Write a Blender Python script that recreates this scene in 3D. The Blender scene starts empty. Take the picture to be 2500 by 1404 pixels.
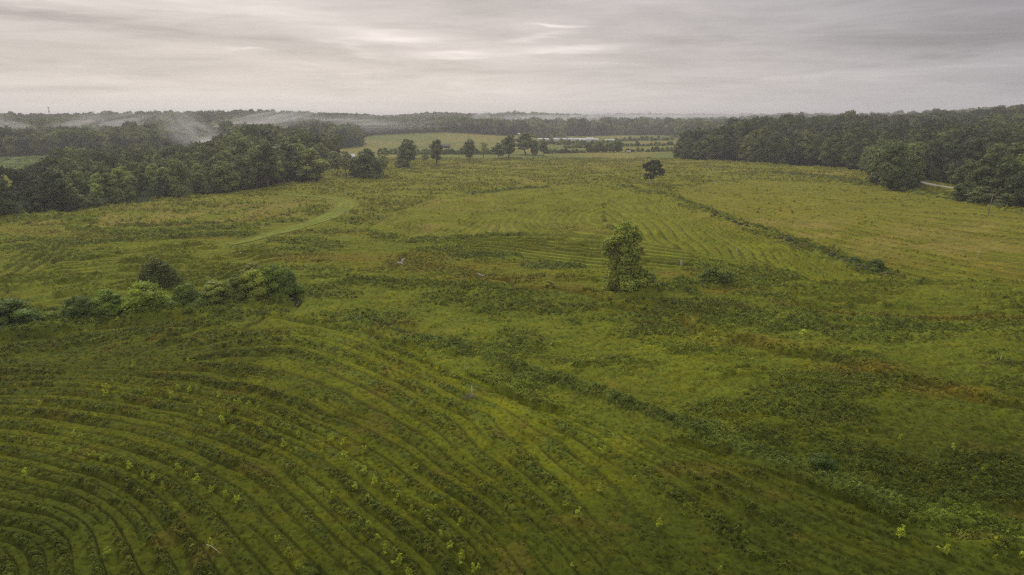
import bpy, math, random
import numpy as np
from mathutils import Vector

# ------------------------------------------------------------------ camera, sky, sun, exposure
H = 36.0                      # the camera flies 36 m above the meadow
PITCH = math.radians(14.03)
F = 2500 * 24.0 / 36.0        # focal length in pixels of the 2500 px wide photograph
CP, SP = math.cos(PITCH), math.sin(PITCH)
scene = bpy.context.scene
col = scene.collection

cam_data = bpy.data.cameras.new("camera")
cam = bpy.data.objects.new("camera", cam_data)
col.objects.link(cam)
cam.location = (0, 0, H)
cam.rotation_euler = (math.radians(90) - PITCH, 0, 0)
cam_data.lens = 24.0
cam_data.sensor_width = 36.0
cam_data.clip_start = 0.5
cam_data.clip_end = 40000
scene.camera = cam

SUN_EL, SUN_AZ = math.radians(38), math.radians(-22)   # bright part of the overcast, ahead and a little left
sun_dir = Vector((math.sin(SUN_AZ) * math.cos(SUN_EL), math.cos(SUN_AZ) * math.cos(SUN_EL), math.sin(SUN_EL)))
sun_data = bpy.data.lights.new("sun", 'SUN')
sun_data.energy = 1.5
sun_data.angle = math.radians(14)
sun_data.color = (1.0, 0.93, 0.84)
sun = bpy.data.objects.new("sun", sun_data)
col.objects.link(sun)
sun.rotation_euler = sun_dir.to_track_quat('Z', 'Y').to_euler()

scene.view_settings.view_transform = 'Standard'
scene.view_settings.look = 'None'
scene.view_settings.gamma = 1
scene.view_settings.exposure = 0.22
scene.view_settings.use_curve_mapping = False
scene.cycles.max_bounces = 6
scene.cycles.diffuse_bounces = 3
scene.cycles.glossy_bounces = 2
scene.cycles.transmission_bounces = 3
scene.cycles.volume_bounces = 0
scene.cycles.transparent_max_bounces = 6
scene.cycles.volume_step_rate = 1.0
scene.cycles.volume_max_steps = 128
scene.cycles.use_adaptive_sampling = False
scene.cycles.sampling_pattern = 'BLUE_NOISE'
scene.cycles.filter_width = 1.25
scene.cycles.use_denoising = False
scene.cycles.denoiser = 'OPENIMAGEDENOISE'
scene.cycles.denoising_input_passes = 'RGB_ALBEDO_NORMAL'
scene.cycles.denoising_prefilter = 'ACCURATE'


def build_world():
    w = bpy.data.worlds.new("World")
    scene.world = w
    w.use_nodes = True
    nt = w.node_tree
    nt.nodes.clear()
    N, L = nt.nodes.new, nt.links.new

    def math_(op, a, b=None, c=None, clamp=False):
        n = N("ShaderNodeMath"); n.operation = op; n.use_clamp = clamp
        for i, v in enumerate((a, b, c)):
            if v is None: continue
            if isinstance(v, (int, float)): n.inputs[i].default_value = v
            else: L(v, n.inputs[i])
        return n.outputs[0]

    tc = N("ShaderNodeTexCoord")
    sep = N("ShaderNodeSeparateXYZ"); L(tc.outputs["Generated"], sep.inputs[0])
    x, y, z = sep.outputs
    az = math_('ARCTAN2', x, y)
    el = math_('ARCSINE', z)
    elp = math_('MAXIMUM', el, 0.0)
    # cloud deck in its own plane, streaks lying across the view
    den = math_('ADD', math_('MAXIMUM', z, 0.0), 0.045)
    px = math_('DIVIDE', x, den); py = math_('DIVIDE', y, den)
    cv = N("ShaderNodeCombineXYZ"); L(px, cv.inputs[0]); L(py, cv.inputs[1])

    def noise(vec, scale, detail, rough, sx, sy, off, rot=0.0, dist=0.0):
        m = N("ShaderNodeMapping"); m.inputs["Scale"].default_value = (sx, sy, 1); m.inputs["Location"].default_value = off
        m.inputs["Rotation"].default_value = (0, 0, rot)
        L(vec, m.inputs[0])
        n = N("ShaderNodeTexNoise"); n.inputs["Scale"].default_value = scale; n.inputs["Detail"].default_value = detail
        n.inputs["Roughness"].default_value = rough; n.inputs["Distortion"].default_value = dist
        L(m.outputs[0], n.inputs["Vector"])
        return n.outputs["Fac"]

    n1 = noise(cv.outputs[0], 0.30, 6, 0.55, 0.55, 1.0, (3.1, 1.7, 0), 0.15, 0.6)
    n2 = noise(cv.outputs[0], 1.1, 6, 0.6, 0.35, 1.0, (7.0, 2.0, 0), -0.1, 0.8)
    ae = N("ShaderNodeCombineXYZ"); L(az, ae.inputs[0]); L(math_('MULTIPLY', elp, 5.0), ae.inputs[1])
    n3 = noise(ae.outputs[0], 4.5, 8, 0.68, 1, 1.7, (0, 0, 0), 0.0, 0.5)
    w1 = noise(ae.outputs[0], 9.0, 4, 0.6, 1, 2.0, (5, 5, 0))
    w2 = noise(ae.outputs[0], 11.0, 4, 0.6, 1, 2.0, (9, 1, 0))
    azw = math_('ADD', az, math_('MULTIPLY', math_('SUBTRACT', w1, 0.5), 0.10))
    elw = math_('ADD', el, math_('MULTIPLY', math_('SUBTRACT', w2, 0.5), 0.022))

    def blob(a0, e0, sa, se, tilt):
        # soft streak of cloud: centre azimuth/elevation, half sizes and tilt, all in radians
        da = math_('SUBTRACT', azw, a0)
        de = math_('SUBTRACT', math_('SUBTRACT', elw, e0), math_('MULTIPLY', da, tilt))
        q = math_('ADD', math_('POWER', math_('DIVIDE', da, sa), 2.0), math_('POWER', math_('DIVIDE', de, se), 2.0))
        return math_('EXPONENT', math_('MULTIPLY', q, -1.0))

    def A(p): return math.atan((p - 1250) / F * 1.0)
    def E(yy):
        a = (yy - 702) / F
        return math.atan(-(a * CP + SP) / (CP - a * SP))
    total = None
    for (cx, cy, sx, sy, tilt, amp) in [
        (1010, 100, 60, 10, -0.05, 0.26), (900, 88, 110, 12, 0.02, 0.14), (1120, 133, 75, 9, 0.0, 0.26), (880, 122, 90, 7, -.25, 0.10),
        (1350, 63, 50, 4.5, 0.0, 0.40), (1310, 92, 60, 5, 0.12, 0.16), (1370, 122, 110, 9, 0.05, 0.26), (1450, 118, 40, 7, 0, .10),
        (640, 129, 30, 2.2, 0, 0.20), (120, 45, 260, 7, 0, 0.13), (500, 25, 240, 18, -0.12, 0.17), (760, 40, 200, 22, -.15, 0.12),
        (400, 12, 160, 8, 0.0, .08),
        (300, 88, 460, 14, -0.06, -0.15), (850, 140, 360, 16, -0.10, -0.10), (80, 75, 260, 9, 0.0, -0.08),
        (150, 170, 500, 45, 0.0, -0.09), (1700, 110, 220, 60, 0.0, -0.07), (2100, 150, 420, 35, 0.07, -0.06),
        (1950, 195, 360, 8, 0.10, 0.07), (2350, 178, 260, 5, 0.10, 0.05), (2400, 70, 300, 110, 0.0, -0.17), (2450, 215, 350, 16, .02, -.05),
        (1250, 215, 420, 16, 0.0, 0.05), (1180, 75, 80, 22, 0.0, -0.06)]:
        b = blob(A(cx), E(cy), sx / F * 1.0, sy / F * 1.0, tilt)
        t = math_('MULTIPLY', b, amp * 1.45)
        total = t if total is None else math_('ADD', total, t)
    streak = math_('MULTIPLY', math_('SUBTRACT', n1, 0.5), 0.36)
    fine = math_('MULTIPLY', math_('SUBTRACT', n2, 0.5), 0.16)
    grain = math_('MULTIPLY', math_('SUBTRACT', n3, 0.5), 0.80)
    s = math_('ADD', math_('ADD', streak, fine), math_('ADD', grain, total))
    # thicker air hides the structure of the clouds near the horizon
    fade = math_('MULTIPLY', elp, 30.0, clamp=True)
    s = math_('ADD', math_('MULTIPLY', s, fade), 1.0)
    ramp = N("ShaderNodeValToRGB")
    e = ramp.color_ramp.elements
    e[0].position = 0.0; e[0].color = (0.640, 0.590, 0.548, 1)
    e[1].position = 1.0; e[1].color = (1.02, 0.98, 0.95, 1)
    k = e.new(0.045); k.color = (0.560, 0.508, 0.475, 1)
    k = e.new(0.10); k.color = (0.480, 0.434, 0.414, 1)
    k = e.new(0.17); k.color = (0.480, 0.437, 0.418, 1)
    k = e.new(0.45); k.color = (0.86, 0.80, 0.76, 1)
    L(math_('DIVIDE', elp, math.pi / 2), ramp.inputs[0])
    # the deck is thinner and brighter towards the hidden sun, heavier and bluer to the right
    side = N("ShaderNodeMapRange"); side.inputs[1].default_value = 0.0; side.inputs[2].default_value = 0.75
    side.inputs[3].default_value = 0.0; side.inputs[4].default_value = 1.0
    L(az, side.inputs[0])
    mixs = N("ShaderNodeMix"); mixs.data_type = 'RGBA'
    mixs.inputs[6].default_value = (1, 1, 1, 1); mixs.inputs[7].default_value = (0.60, 0.63, 0.72, 1)
    L(side.outputs[0], mixs.inputs[0])
    mul = N("ShaderNodeMix"); mul.data_type = 'RGBA'; mul.blend_type = 'MULTIPLY'; mul.inputs[0].default_value = 1
    L(ramp.outputs[0], mul.inputs[6]); L(mixs.outputs[2], mul.inputs[7])
    sc_ = N("ShaderNodeVectorMath"); sc_.operation = 'SCALE'
    L(mul.outputs[2], sc_.inputs[0]); L(math_('MULTIPLY', s, 10.6), sc_.inputs["Scale"])
    sky = N("ShaderNodeTexSky"); sky.sky_type = 'NISHITA'; sky.sun_disc = False
    sky.sun_elevation = SUN_EL; sky.sun_rotation = SUN_AZ
    sky.air_density = 1.0; sky.dust_density = 3.0
    mx = N("ShaderNodeMix"); mx.data_type = 'RGBA'; mx.inputs[0].default_value = 0.94
    L(sky.outputs[0], mx.inputs[6]); L(sc_.outputs[0], mx.inputs[7])
    bg = N("ShaderNodeBackground"); bg.inputs["Strength"].default_value = 0.10
    L(mx.outputs[2], bg.inputs[0])
    out = N("ShaderNodeOutputWorld"); L(bg.outputs[0], out.inputs[0])


build_world()

# ------------------------------------------------------------------ geometry helpers
rng = np.random.default_rng(11)


def at(px, py, z=0.0):
    """Point of the plane at height z seen at pixel (px, py) of the 2500 x 1404 photograph."""
    a = (np.asarray(py, float) - 702) / F
    down = a * CP + SP
    fwd = CP - a * SP
    t = (H - z) / down
    return np.asarray(px - 1250.0) / F * t, fwd * t


def W(px, Y):
    """Ground position in the direction of column px (at the horizon) and Y metres ahead."""
    return (np.asarray(px, float) - 1250) / F * np.asarray(Y, float) * 1.030, np.asarray(Y, float)


def poly_at(pts):
    return np.array([[float(v) for v in at(p, q)] for p, q in pts])


def inside(P, X, Y):
    r = np.zeros(X.shape, bool)
    n = len(P)
    j = n - 1
    for i in range(n):
        xi, yi = P[i]; xj, yj = P[j]
        if yi != yj:
            c = ((yi > Y) != (yj > Y)) & (X < (xj - xi) * (Y - yi) / (yj - yi) + xi)
            r ^= c
        j = i
    return r


def dist_poly(P, X, Y):
    """distance to the polyline P and the signed side of it"""
    best = np.full(X.shape, 1e9); side = np.zeros(X.shape)
    for i in range(len(P) - 1):
        ax, ay = P[i]; bx, by = P[i + 1]
        dx, dy = bx - ax, by - ay
        L2 = dx * dx + dy * dy
        t = np.clip(((X - ax) * dx + (Y - ay) * dy) / L2, 0, 1)
        ex, ey = X - ax - t * dx, Y - ay - t * dy
        d = np.hypot(ex, ey)
        m = d < best
        side = np.where(m, np.sign(dx * (Y - ay) - dy * (X - ax)), side)
        best = np.where(m, d, best)
    return best, side


def hash2(ix, iy, seed):
    h = (ix.astype(np.int64) * 374761393 + iy.astype(np.int64) * 668265263 + seed * 974711) & 0xFFFFFFFF
    h = ((h ^ (h >> 13)) * 1274126177) & 0xFFFFFFFF
    h = h ^ (h >> 16)
    return (h & 0xFFFF) / 65535.0


def vnoise(x, y, seed=0):
    ix, iy = np.floor(x), np.floor(y)
    fx, fy = x - ix, y - iy
    fx = fx * fx * (3 - 2 * fx); fy = fy * fy * (3 - 2 * fy)
    a = hash2(ix, iy, seed); b = hash2(ix + 1, iy, seed); c = hash2(ix, iy + 1, seed); d = hash2(ix + 1, iy + 1, seed)
    return (a * (1 - fx) + b * fx) * (1 - fy) + (c * (1 - fx) + d * fx) * fy


def fbm(x, y, octaves=4, seed=0, gain=0.5):
    s, a, t = 0.0, 1.0, 0.0
    for o in range(octaves):
        s = s + a * vnoise(x * 1.0 + o * 17.3, y + o * 9.1, seed + o)
        t += a; a *= gain
        x, y = x * 1.93 + y * 0.61, y * 1.93 - x * 0.61
    return s / t


def cells(x, y, seed):
    """rounded tussocks: 1 at the middle of each jittered cell, falling to 0 between them, and a value per cell"""
    ix, iy = np.floor(x), np.floor(y)
    best = np.full(x.shape, 9.0); val = np.zeros(x.shape)
    for dx in (-1, 0, 1):
        for dy in (-1, 0, 1):
            cx, cy = ix + dx, iy + dy
            jx = cx + .15 + .7 * hash2(cx, cy, seed); jy = cy + .15 + .7 * hash2(cx, cy, seed + 1)
            v = hash2(cx, cy, seed + 2)
            d = np.hypot(x - jx, y - jy) / (.55 + .5 * v)
            m = d < best
            val = np.where(m, v, val); best = np.where(m, d, best)
    return np.sqrt(np.clip(1 - best * best, 0, 1)), val


def sstep(a, b, x):
    t = np.clip((x - a) / (b - a), 0, 1)
    return t * t * (3 - 2 * t)


def resample(P, step):
    P = np.asarray(P, float)
    seg = np.hypot(*(P[1:] - P[:-1]).T)
    s = np.concatenate([[0], np.cumsum(seg)])
    n = max(2, int(s[-1] / step) + 1)
    q = np.linspace(0, s[-1], n)
    return np.stack([np.interp(q, s, P[:, 0]), np.interp(q, s, P[:, 1])], 1)


# ------------------------------------------------------------------ the lie of the land
TY = np.array([0, 300, 450, 600, 700, 800, 1000, 1300, 1600, 2000, 2500, 3500, 4500, 6500, 14000], float)
TP = np.array([-700, 0, 190, 400, 600, 750, 900, 1000, 1100, 1250, 1350, 1500, 1700, 1800, 1900, 2000, 2100, 2250, 2400, 2500, 3200], float)
TZ = np.array([
    [0, 0, 0, 3, 8, 12, 20, 27, 20, 14, 10, 10, 12, 15, 0],
    [0, 0, 0, 0, 5, 10, 18, 25, 18, 12, 10, 10, 10, 15, 0],
    [0, 0, 0, 0, 4, 8, 15, 22, 16, 12, 10, 10, 10, 12, 0],
    [0, 0, 0, 0, 4, 9, 18, 28, 20, 12, 10, 10, 10, 12, 0],
    [0, 0, 0, 0, 3, 8, 18, 29, 22, 12, 10, 10, 10, 12, 0],
    [0, 0, 0, 0, 0, 5, 13, 25, 27, 18, 10, 10, 10, 12, 0],
    [0, 0, 0, 0, 0, 1, 2, 10, 30, 22, 10, 10, 10, 12, 0],
    [0, 0, 0, 0, 0, 0, 0, 10, 12, 29, 22, 12, 10, 12, 0],
    [0, 0, 0, 0, 0, 0, 0, 11, 10, 37, 26, 12, 10, 12, 0],
    [0, 0, 0, 0, 0, 0, 0, 4, 3, 18, 31, 14, 10, 12, 0],
    [0, 0, 0, 0, 0, 0, 0, 0, 0, 4, 23, 17, 12, 14, 0],
    [0, 0, 0, 0, 0, 0, 0, 0, 0, 0, 6, 26, 18, 16, 0],
    [0, 0, 0, 0, 2, 0, 0, 0, 0, 0, 2, 12, 26, 20, 0],
    [0, 0, 0, 0, 9, 8, 2, 0, 0, 4, 9, 22, 18, 14, 0],
    [0, 0, 0, 0, 8, 13, 8, 2, 0, 8, 17, 28, 18, 12, 0],
    [0, 0, 0, 1, 7, 15, 11, 4, 3, 10, 20, 22, 15, 12, 0],
    [0, 0, 0, 3, 8, 14, 13, 8, 8, 15, 26, 20, 15, 12, 0],
    [0, 0, 0, 5, 9, 14, 18, 15, 17, 34, 32, 20, 15, 12, 0],
    [0, 0, 1, 7, 12, 18, 27, 25, 28, 46, 36, 20, 15, 12, 0],
    [0, 0, 2, 9, 14, 21, 32, 30, 32, 48, 36, 20, 15, 12, 0],
    [0, 0, 2, 9, 16, 24, 34, 32, 34, 46, 36, 20, 15, 12, 0]], float)


TZ = TZ * 0.74
TZ[:6] *= 1.12
TZ[7:10, 7] += 5; TZ[7:10, 8] += 3


def terrain(X, Y):
    X = np.asarray(X, float); Y = np.asarray(Y, float)
    Yc = np.clip(Y, 1, TY[-1] - 1)
    p = np.clip(X / (Yc * 1.030) * F + 1250, TP[0], TP[-1])
    i = np.clip(np.searchsorted(TP, p) - 1, 0, len(TP) - 2)
    j = np.clip(np.searchsorted(TY, Yc) - 1, 0, len(TY) - 2)
    fx = (p - TP[i]) / (TP[i + 1] - TP[i]); fy = (Yc - TY[j]) / (TY[j + 1] - TY[j])
    fx = fx * fx * (3 - 2 * fx); fy = fy * fy * (3 - 2 * fy)
    z = (TZ[i, j] * (1 - fx) + TZ[i + 1, j] * fx) * (1 - fy) + (TZ[i, j + 1] * (1 - fx) + TZ[i + 1, j + 1] * fx) * fy
    # folds and spurs of the hills, none on the flat
    amp = np.clip(z / 25, 0, 1) * sstep(500, 900, Y)
    z = z + amp * (fbm(X / 230, Y / 230, 3, 41) - 0.5) * 19 + sstep(2200, 3500, Y) * (fbm(X / 700, Y / 900, 3, 43) - 0.5) * 16
    return z + (fbm(X / 90, Y / 90, 2, 40) - 0.5) * 0.5 * sstep(60, 160, Y)


# ------------------------------------------------------------------ rows of the planted meadow
def tps_field(lines):
    pts, val = [], []
    for ph, pl in lines:
        P = resample(poly_at(pl), 9.0)
        if len(P) > 14: P = resample(poly_at(pl), 9.0 * len(P) / 14)
        pts.append(P); val.append(np.full(len(P), float(ph)))
    P = np.concatenate(pts); v = np.concatenate(val)
    c = P.mean(0); s = P.std()
    Q = (P - c) / s

    def U(d2): return 0.5 * d2 * np.log(d2 + 1e-9)
    D2 = ((Q[:, None] - Q[None]) ** 2).sum(-1)
    n = len(Q)
    K = U(D2) + np.eye(n) * 2e-3
    M = np.zeros((n + 3, n + 3)); M[:n, :n] = K
    M[:n, n] = 1; M[:n, n + 1:] = Q; M[n, :n] = 1; M[n + 1:, :n] = Q.T
    sol = np.linalg.solve(M, np.concatenate([v, np.zeros(3)]))
    w, a = sol[:n], sol[n:]

    def f(X, Y):
        out = np.empty(X.size); x = (X.ravel() - c[0]) / s; y = (Y.ravel() - c[1]) / s
        for k in range(0, X.size, 20000):
            xs, ys = x[k:k + 20000], y[k:k + 20000]
            d2 = (xs[:, None] - Q[None, :, 0]) ** 2 + (ys[:, None] - Q[None, :, 1]) ** 2
            out[k:k + 20000] = U(d2) @ w + a[0] + a[1] * xs + a[2] * ys
        return out.reshape(X.shape)
    return f


def spaced(lines, spacing):
    """phases of successive guide lines from their real distance on the ground"""
    out, ph = [], 0.0
    prev = None
    for pl in lines:
        P = resample(poly_at(pl), 4.0)
        if prev is not None:
            d, _ = dist_poly(prev, P[:, 0], P[:, 1])
            ph += round(float(np.median(d)) / spacing)
        out.append((ph, pl)); prev = P
    return out


def Z(ox, oy, k, pts): return [(ox + x * k, oy + y * k) for x, y in pts]


ZONES = []   # (polygon, phase field, weed height, share of the period that is left unmown)


def zone(poly, lines, height, share=0.55, name=""):
    lines = [(p * {'B': 0.7, 'E': 0.5}.get(name, 1.0), l) for p, l in lines]
    ZONES.append((poly_at(poly), tps_field(lines), height, share, name))


zone([(-300, 852), (200, 815), (420, 785), (650, 770), (760, 790), (900, 822), (1050, 880), (1200, 940), (1350, 1004), (1500, 1050), (1660, 1082),
      (1778, 1122), (1962, 1190), (2097, 1250), (2164, 1284), (2399, 1352), (2650, 1430), (2650, 1650), (-300, 1650)], [
    (0, [(0, 1343), (24, 1367), (40, 1397)]),
    (2, [(0, 1263), (74, 1286), (114, 1313), (144, 1353), (175, 1404)]),
    (4, [(0, 1168), (77, 1182), (161, 1202), (235, 1232), (269, 1259), (289, 1293), (319, 1336), (336, 1377), (345, 1404)]),
    (5, [(0, 1123), (67, 1138), (151, 1162), (235, 1182), (282, 1209), (319, 1236), (346, 1263), (380, 1303), (403, 1343), (427, 1387)]),
    (6, [(0, 1093), (81, 1105), (144, 1121), (235, 1135), (289, 1155), (336, 1189), (390, 1226), (413, 1249), (437, 1273), (470, 1316), (504, 1363), (530, 1404)]),
    (8, [(0, 1032), (134, 1048), (215, 1059), (279, 1071), (336, 1084), (403, 1108), (460, 1131), (504, 1158), (588, 1209), (622, 1229)]),
    (10, [(0, 973), (185, 979), (292, 992), (390, 1004), (470, 1031), (571, 1064), (638, 1091), (692, 1118)]),
    (12, [(235, 935), (286, 943), (370, 955), (437, 960), (497, 974), (565, 990), (638, 1011), (716, 1041), (790, 1081), (840, 1115), (914, 1150), (985, 1199), (1035, 1236), (1079, 1276), (1112, 1303), (1153, 1340), (1200, 1385)]),
    (14, [(250, 905), (370, 912), (470, 920), (571, 940), (638, 952), (706, 975), (773, 1004), (840, 1031), (911, 1061), (961, 1084), (1008, 1115), (1055, 1155)]),
    (16, [(370, 885), (500, 862), (650, 850), (750, 856), (850, 893), (951, 940), (985, 957), (1035, 984), (1090, 1025), (1150, 1080)]),
    (17, [(1196, 1017), (1237, 1064), (1287, 1111), (1338, 1162), (1388, 1216), (1422, 1242), (1472, 1293), (1522, 1353), (1566, 1400)]),
    (18, [(302, 866), (504, 829), (638, 806), (716, 799), (806, 812), (900, 850), (985, 888), (1080, 935), (1186, 980), (1247, 1011), (1304, 1048), (1364, 1088), (1422, 1131), (1472, 1182), (1522, 1226), (1606, 1293), (1700, 1370)]),
    (19, [(1304, 1000), (1405, 1044), (1455, 1065), (1550, 1115), (1650, 1180), (1760, 1255), (1900, 1345), (2000, 1404)]),
    (15, [(0, 880), (168, 843), (370, 812)]),
    (22, [(1660, 1090), (1778, 1130), (1962, 1200), (2097, 1262), (2399, 1362)])], 0.24, 0.50, "A")

zone([(-300, 700), (0, 668), (200, 640), (350, 610), (500, 595), (640, 600), (690, 640), (650, 680), (560, 690), (460, 712), (330, 738), (200, 752), (0, 765), (-300, 775)],
     spaced([[(0, 738), (168, 718), (302, 698), (464, 690), (571, 673), (650, 655)],
             [(0, 694), (134, 678), (286, 661), (336, 654), (460, 672), (538, 660), (598, 641), (638, 628)],
             [(0, 668), (150, 652), (300, 632), (420, 636), (520, 630), (600, 622)],
             [(250, 632), (403, 615), (504, 605), (571, 602), (632, 612)]], 3.6), 0.7, 0.6, "B")
zone([(-60, 690), (0, 662), (60, 612), (170, 607), (180, 630), (120, 655), (60, 672)],
     spaced([[(-30, 650), (0, 632), (40, 612)], [(0, 668), (44, 640), (90, 618)], [(60, 668), (110, 640), (160, 618)]], 3.6), 0.7, 0.6, "B2")
zone([(1500, 462), (1478, 505), (1470, 556), (1400, 560), (1300, 568), (1150, 579), (1000, 583), (900, 560), (960, 520), (1100, 474), (1300, 450)],
     [(0, [(1472, 502), (1431, 507), (1392, 517), (1377, 530), (1374, 545), (1392, 556), (1456, 563)]),
      (2.5, [(1456, 497), (1379, 506), (1344, 520), (1328, 538), (1338, 553), (1367, 563), (1482, 573)]),
      (6.5, [(1440, 489), (1320, 503), (1280, 520), (1262, 545), (1280, 562), (1330, 573)]),
      (12.5, [(1420, 480), (1260, 494), (1190, 520), (1140, 548), (1100, 570), (1080, 582)]),
      (20.5, [(1300, 470), (1150, 494), (1060, 530), (985, 563), (960, 580)])], 0.40, 0.5, "C")
zone([(1080, 588), (1150, 584), (1300, 573), (1400, 565), (1470, 562), (1560, 583), (1680, 612), (1700, 662), (1450, 664), (1300, 640), (1150, 618)],
     [(0, [(1392, 562), (1480, 572), (1600, 590), (1700, 607)]), (3.5, [(1000, 588), (1150, 590), (1300, 597), (1450, 610), (1620, 625), (1700, 634)]),
      (7, [(1200, 606), (1400, 632), (1560, 648), (1700, 660)])], 0.45, 0.5, "C")
Q5 = (1420, 370, .2635)
zone([(1478, 512), (1490, 478), (1510, 463), (1620, 486), (1700, 524), (1800, 562), (1900, 598), (2040, 648), (2150, 690), (1990, 692), (1850, 645), (1750, 628), (1640, 606), (1570, 585), (1480, 545)],
     [(0, Z(*Q5, [(190, 510), (330, 580), (450, 660), (530, 720), (570, 770)])),
      (1, Z(*Q5, [(230, 490), (450, 580), (560, 650), (620, 720), (640, 780)])),
      (2, Z(*Q5, [(480, 570), (620, 640), (700, 700), (760, 780)])),
      (3, Z(*Q5, [(490, 545), (680, 640), (780, 690), (850, 760), (900, 830), (1000, 880)])),
      (4, Z(*Q5, [(600, 560), (760, 610), (900, 690), (960, 760), (1000, 800), (1080, 850)])),
      (6, Z(*Q5, [(690, 490), (800, 540), (900, 600), (1050, 680), (1130, 760), (1250, 840), (1400, 920)])),
      (7, Z(*Q5, [(770, 520), (950, 620), (1150, 720), (1300, 830), (1440, 930)])),
      (9, Z(*Q5, [(880, 560), (1100, 650), (1300, 750), (1480, 830), (1700, 930)])),
      (10.5, Z(*Q5, [(920, 545), (1200, 660), (1400, 760), (1594, 860), (1800, 960)]))], 0.6, 0.5, "D")
zone([(1640, 470), (1750, 440), (2000, 445), (2120, 452), (2250, 482), (2500, 520), (2800, 560), (2800, 700), (2500, 692), (2200, 682), (2165, 662), (2050, 615), (1900, 565), (1800, 530), (1700, 497)],
     spaced([[(1700, 494), (1800, 517), (1900, 542), (2000, 564), (2100, 587), (2300, 628), (2500, 660)],
             [(1760, 480), (1900, 505), (2000, 524), (2200, 560), (2500, 605)],
             [(1800, 462), (2000, 492), (2090, 503), (2200, 503), (2350, 506), (2500, 520)],
             ], 3.1), 0.26, 0.5, "E")
zone([(1930, 705), (2000, 694), (2100, 690), (2300, 694), (2800, 706), (2800, 785), (2400, 780), (2000, 768), (1940, 745)],
     spaced([[(1990, 764), (2200, 772), (2500, 776)], [(1950, 738), (2050, 748), (2250, 750), (2500, 752)],
             [(1940, 712), (2100, 712), (2300, 722), (2500, 730)], [(1960, 700), (2150, 698), (2400, 702)]], 3.8), 0.75, 0.6, "F")

# bands of tall growth, ditches and banks: (polyline, half width, height, colour key)
BANDS = [
    ([(850, 782), (968, 816), (1069, 849), (1203, 886), (1304, 918), (1405, 950), (1539, 988), (1640, 1034), (1780, 1090), (1960, 1160), (2100, 1222), (2300, 1290), (2500, 1335), (2700, 1390)], 1.9, 0.8, 'blue'),
    ([(700, 742), (600, 752), (480, 768), (360, 786), (200, 798), (60, 822)], 2.6, 1.3, 'deep'),
    ([(700, 760), (600, 775), (450, 800), (300, 825), (150, 845), (-100, 880)], 3.0, 0.6, 'deep'),
    ([(10, 541), (60, 536), (130, 538), (210, 548)], 5.0, 1.9, 'bright'),
    ([(190, 562), (330, 577), (450, 568), (560, 560), (620, 563)], 3.0, 1.2, 'bright'),
    ([(300, 555), (430, 552), (560, 548)], 3.0, .9, 'deep'),
    ([(60, 607), (200, 600), (340, 590), (500, 580), (640, 574)], 2.5, 0.9, 'deep'),
    ([(880, 690), (1000, 700), (1150, 705), (1260, 722)], 5.0, 0.7, 'deep'),
    ([(1580, 712), (1680, 706), (1800, 700), (1900, 690)], 2.6, 1.0, 'deep'),
    ([(1670, 690), (1600, 695), (1700, 722)], 2.0, 0.8, 'deep'),
    ([(1505, 455), (1640, 482), (1700, 507), (1800, 543), (1900, 577), (2040, 628), (2160, 672)], 1.7, 0.8, 'deep'),
    ([(1000, 441), (1200, 443), (1400, 441), (1600, 443), (1800, 444)], 1.6, 0.5, 'deep'),
    ([(2300, 1290), (2500, 1330)], 4, .7, 'deep'),
    ([(1700, 775), (1850, 800), (2000, 812), (2300, 800), (2500, 798)], 3, .5, 'deep'),
    ([(1990, 770), (2200, 778), (2500, 784)], 1.6, .45, 'brown'),
    ([(1290, 657), (1340, 652), (1400, 656)], 3.0, .6, 'blue'),
    ([(1130, 630), (1200, 622), (1240, 628)], 4.0, .7, 'blue'),
    ([(1150, 475), (1250, 462), (1330, 458)], 4.0, .5, 'blue'),
    ([(1900, 425), (2000, 432), (2060, 440), (2110, 452)], 8.0, .8, 'blue'),
    ([(2230, 472), (2350, 489), (2440, 498)], 3.0, 1.3, 'deep'),
]
BANDS = [(resample(poly_at(p), 12), w, h, c) for p, w, h, c in BANDS]
DITCH = resample(poly_at([(1420, 715), (1530, 758), (1600, 778), (1660, 784), (1687, 809), (1727, 822), (1794, 832), (1848, 846), (1868, 859), (1915, 869), (1996, 877), (2080, 892),
                 (2130, 923), (2198, 937), (2282, 947), (2349, 968), (2416, 992), (2500, 1004), (2700, 1030)]), 3)
RILL = resample(poly_at([(990, 622), (983, 632), (975, 640), (978, 648), (1000, 646), (1040, 648), (1058, 658), (1090, 664), (1130, 663), (1160, 663), (1175, 672), (1188, 681), (1215, 684), (1245, 687), (1260, 705), (1300, 705), (1360, 706), (1420, 715)]), 2)
BED = resample(poly_at([(720, 760), (727, 740), (723, 728), (690, 722)]), 2)
ROAD = resample(poly_at([(2180, 434), (2215, 440), (2240, 447), (2265, 454), (2290, 459), (2320, 463), (2352, 469), (2400, 478), (2520, 500)]), 4)
BROWN = [  # damp ground grown with rusty grass round the rill and the ditches (centre, radii in metres)
    (940, 632, 28, 9), (1100, 655, 30, 9), (1230, 685, 22, 7), (1330, 705, 16, 5), (780, 630, 16, 9), (2100, 905, 9, 4), (1880, 845, 12, 4), (2300, 960, 8, 3),
    (40, 566, 18, 7), (150, 574, 20, 5), (420, 585, 36, 3), (1640, 675, 16, 5), (1790, 715, 10, 3), (2260, 905, 0.1, 0.1)]
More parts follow.
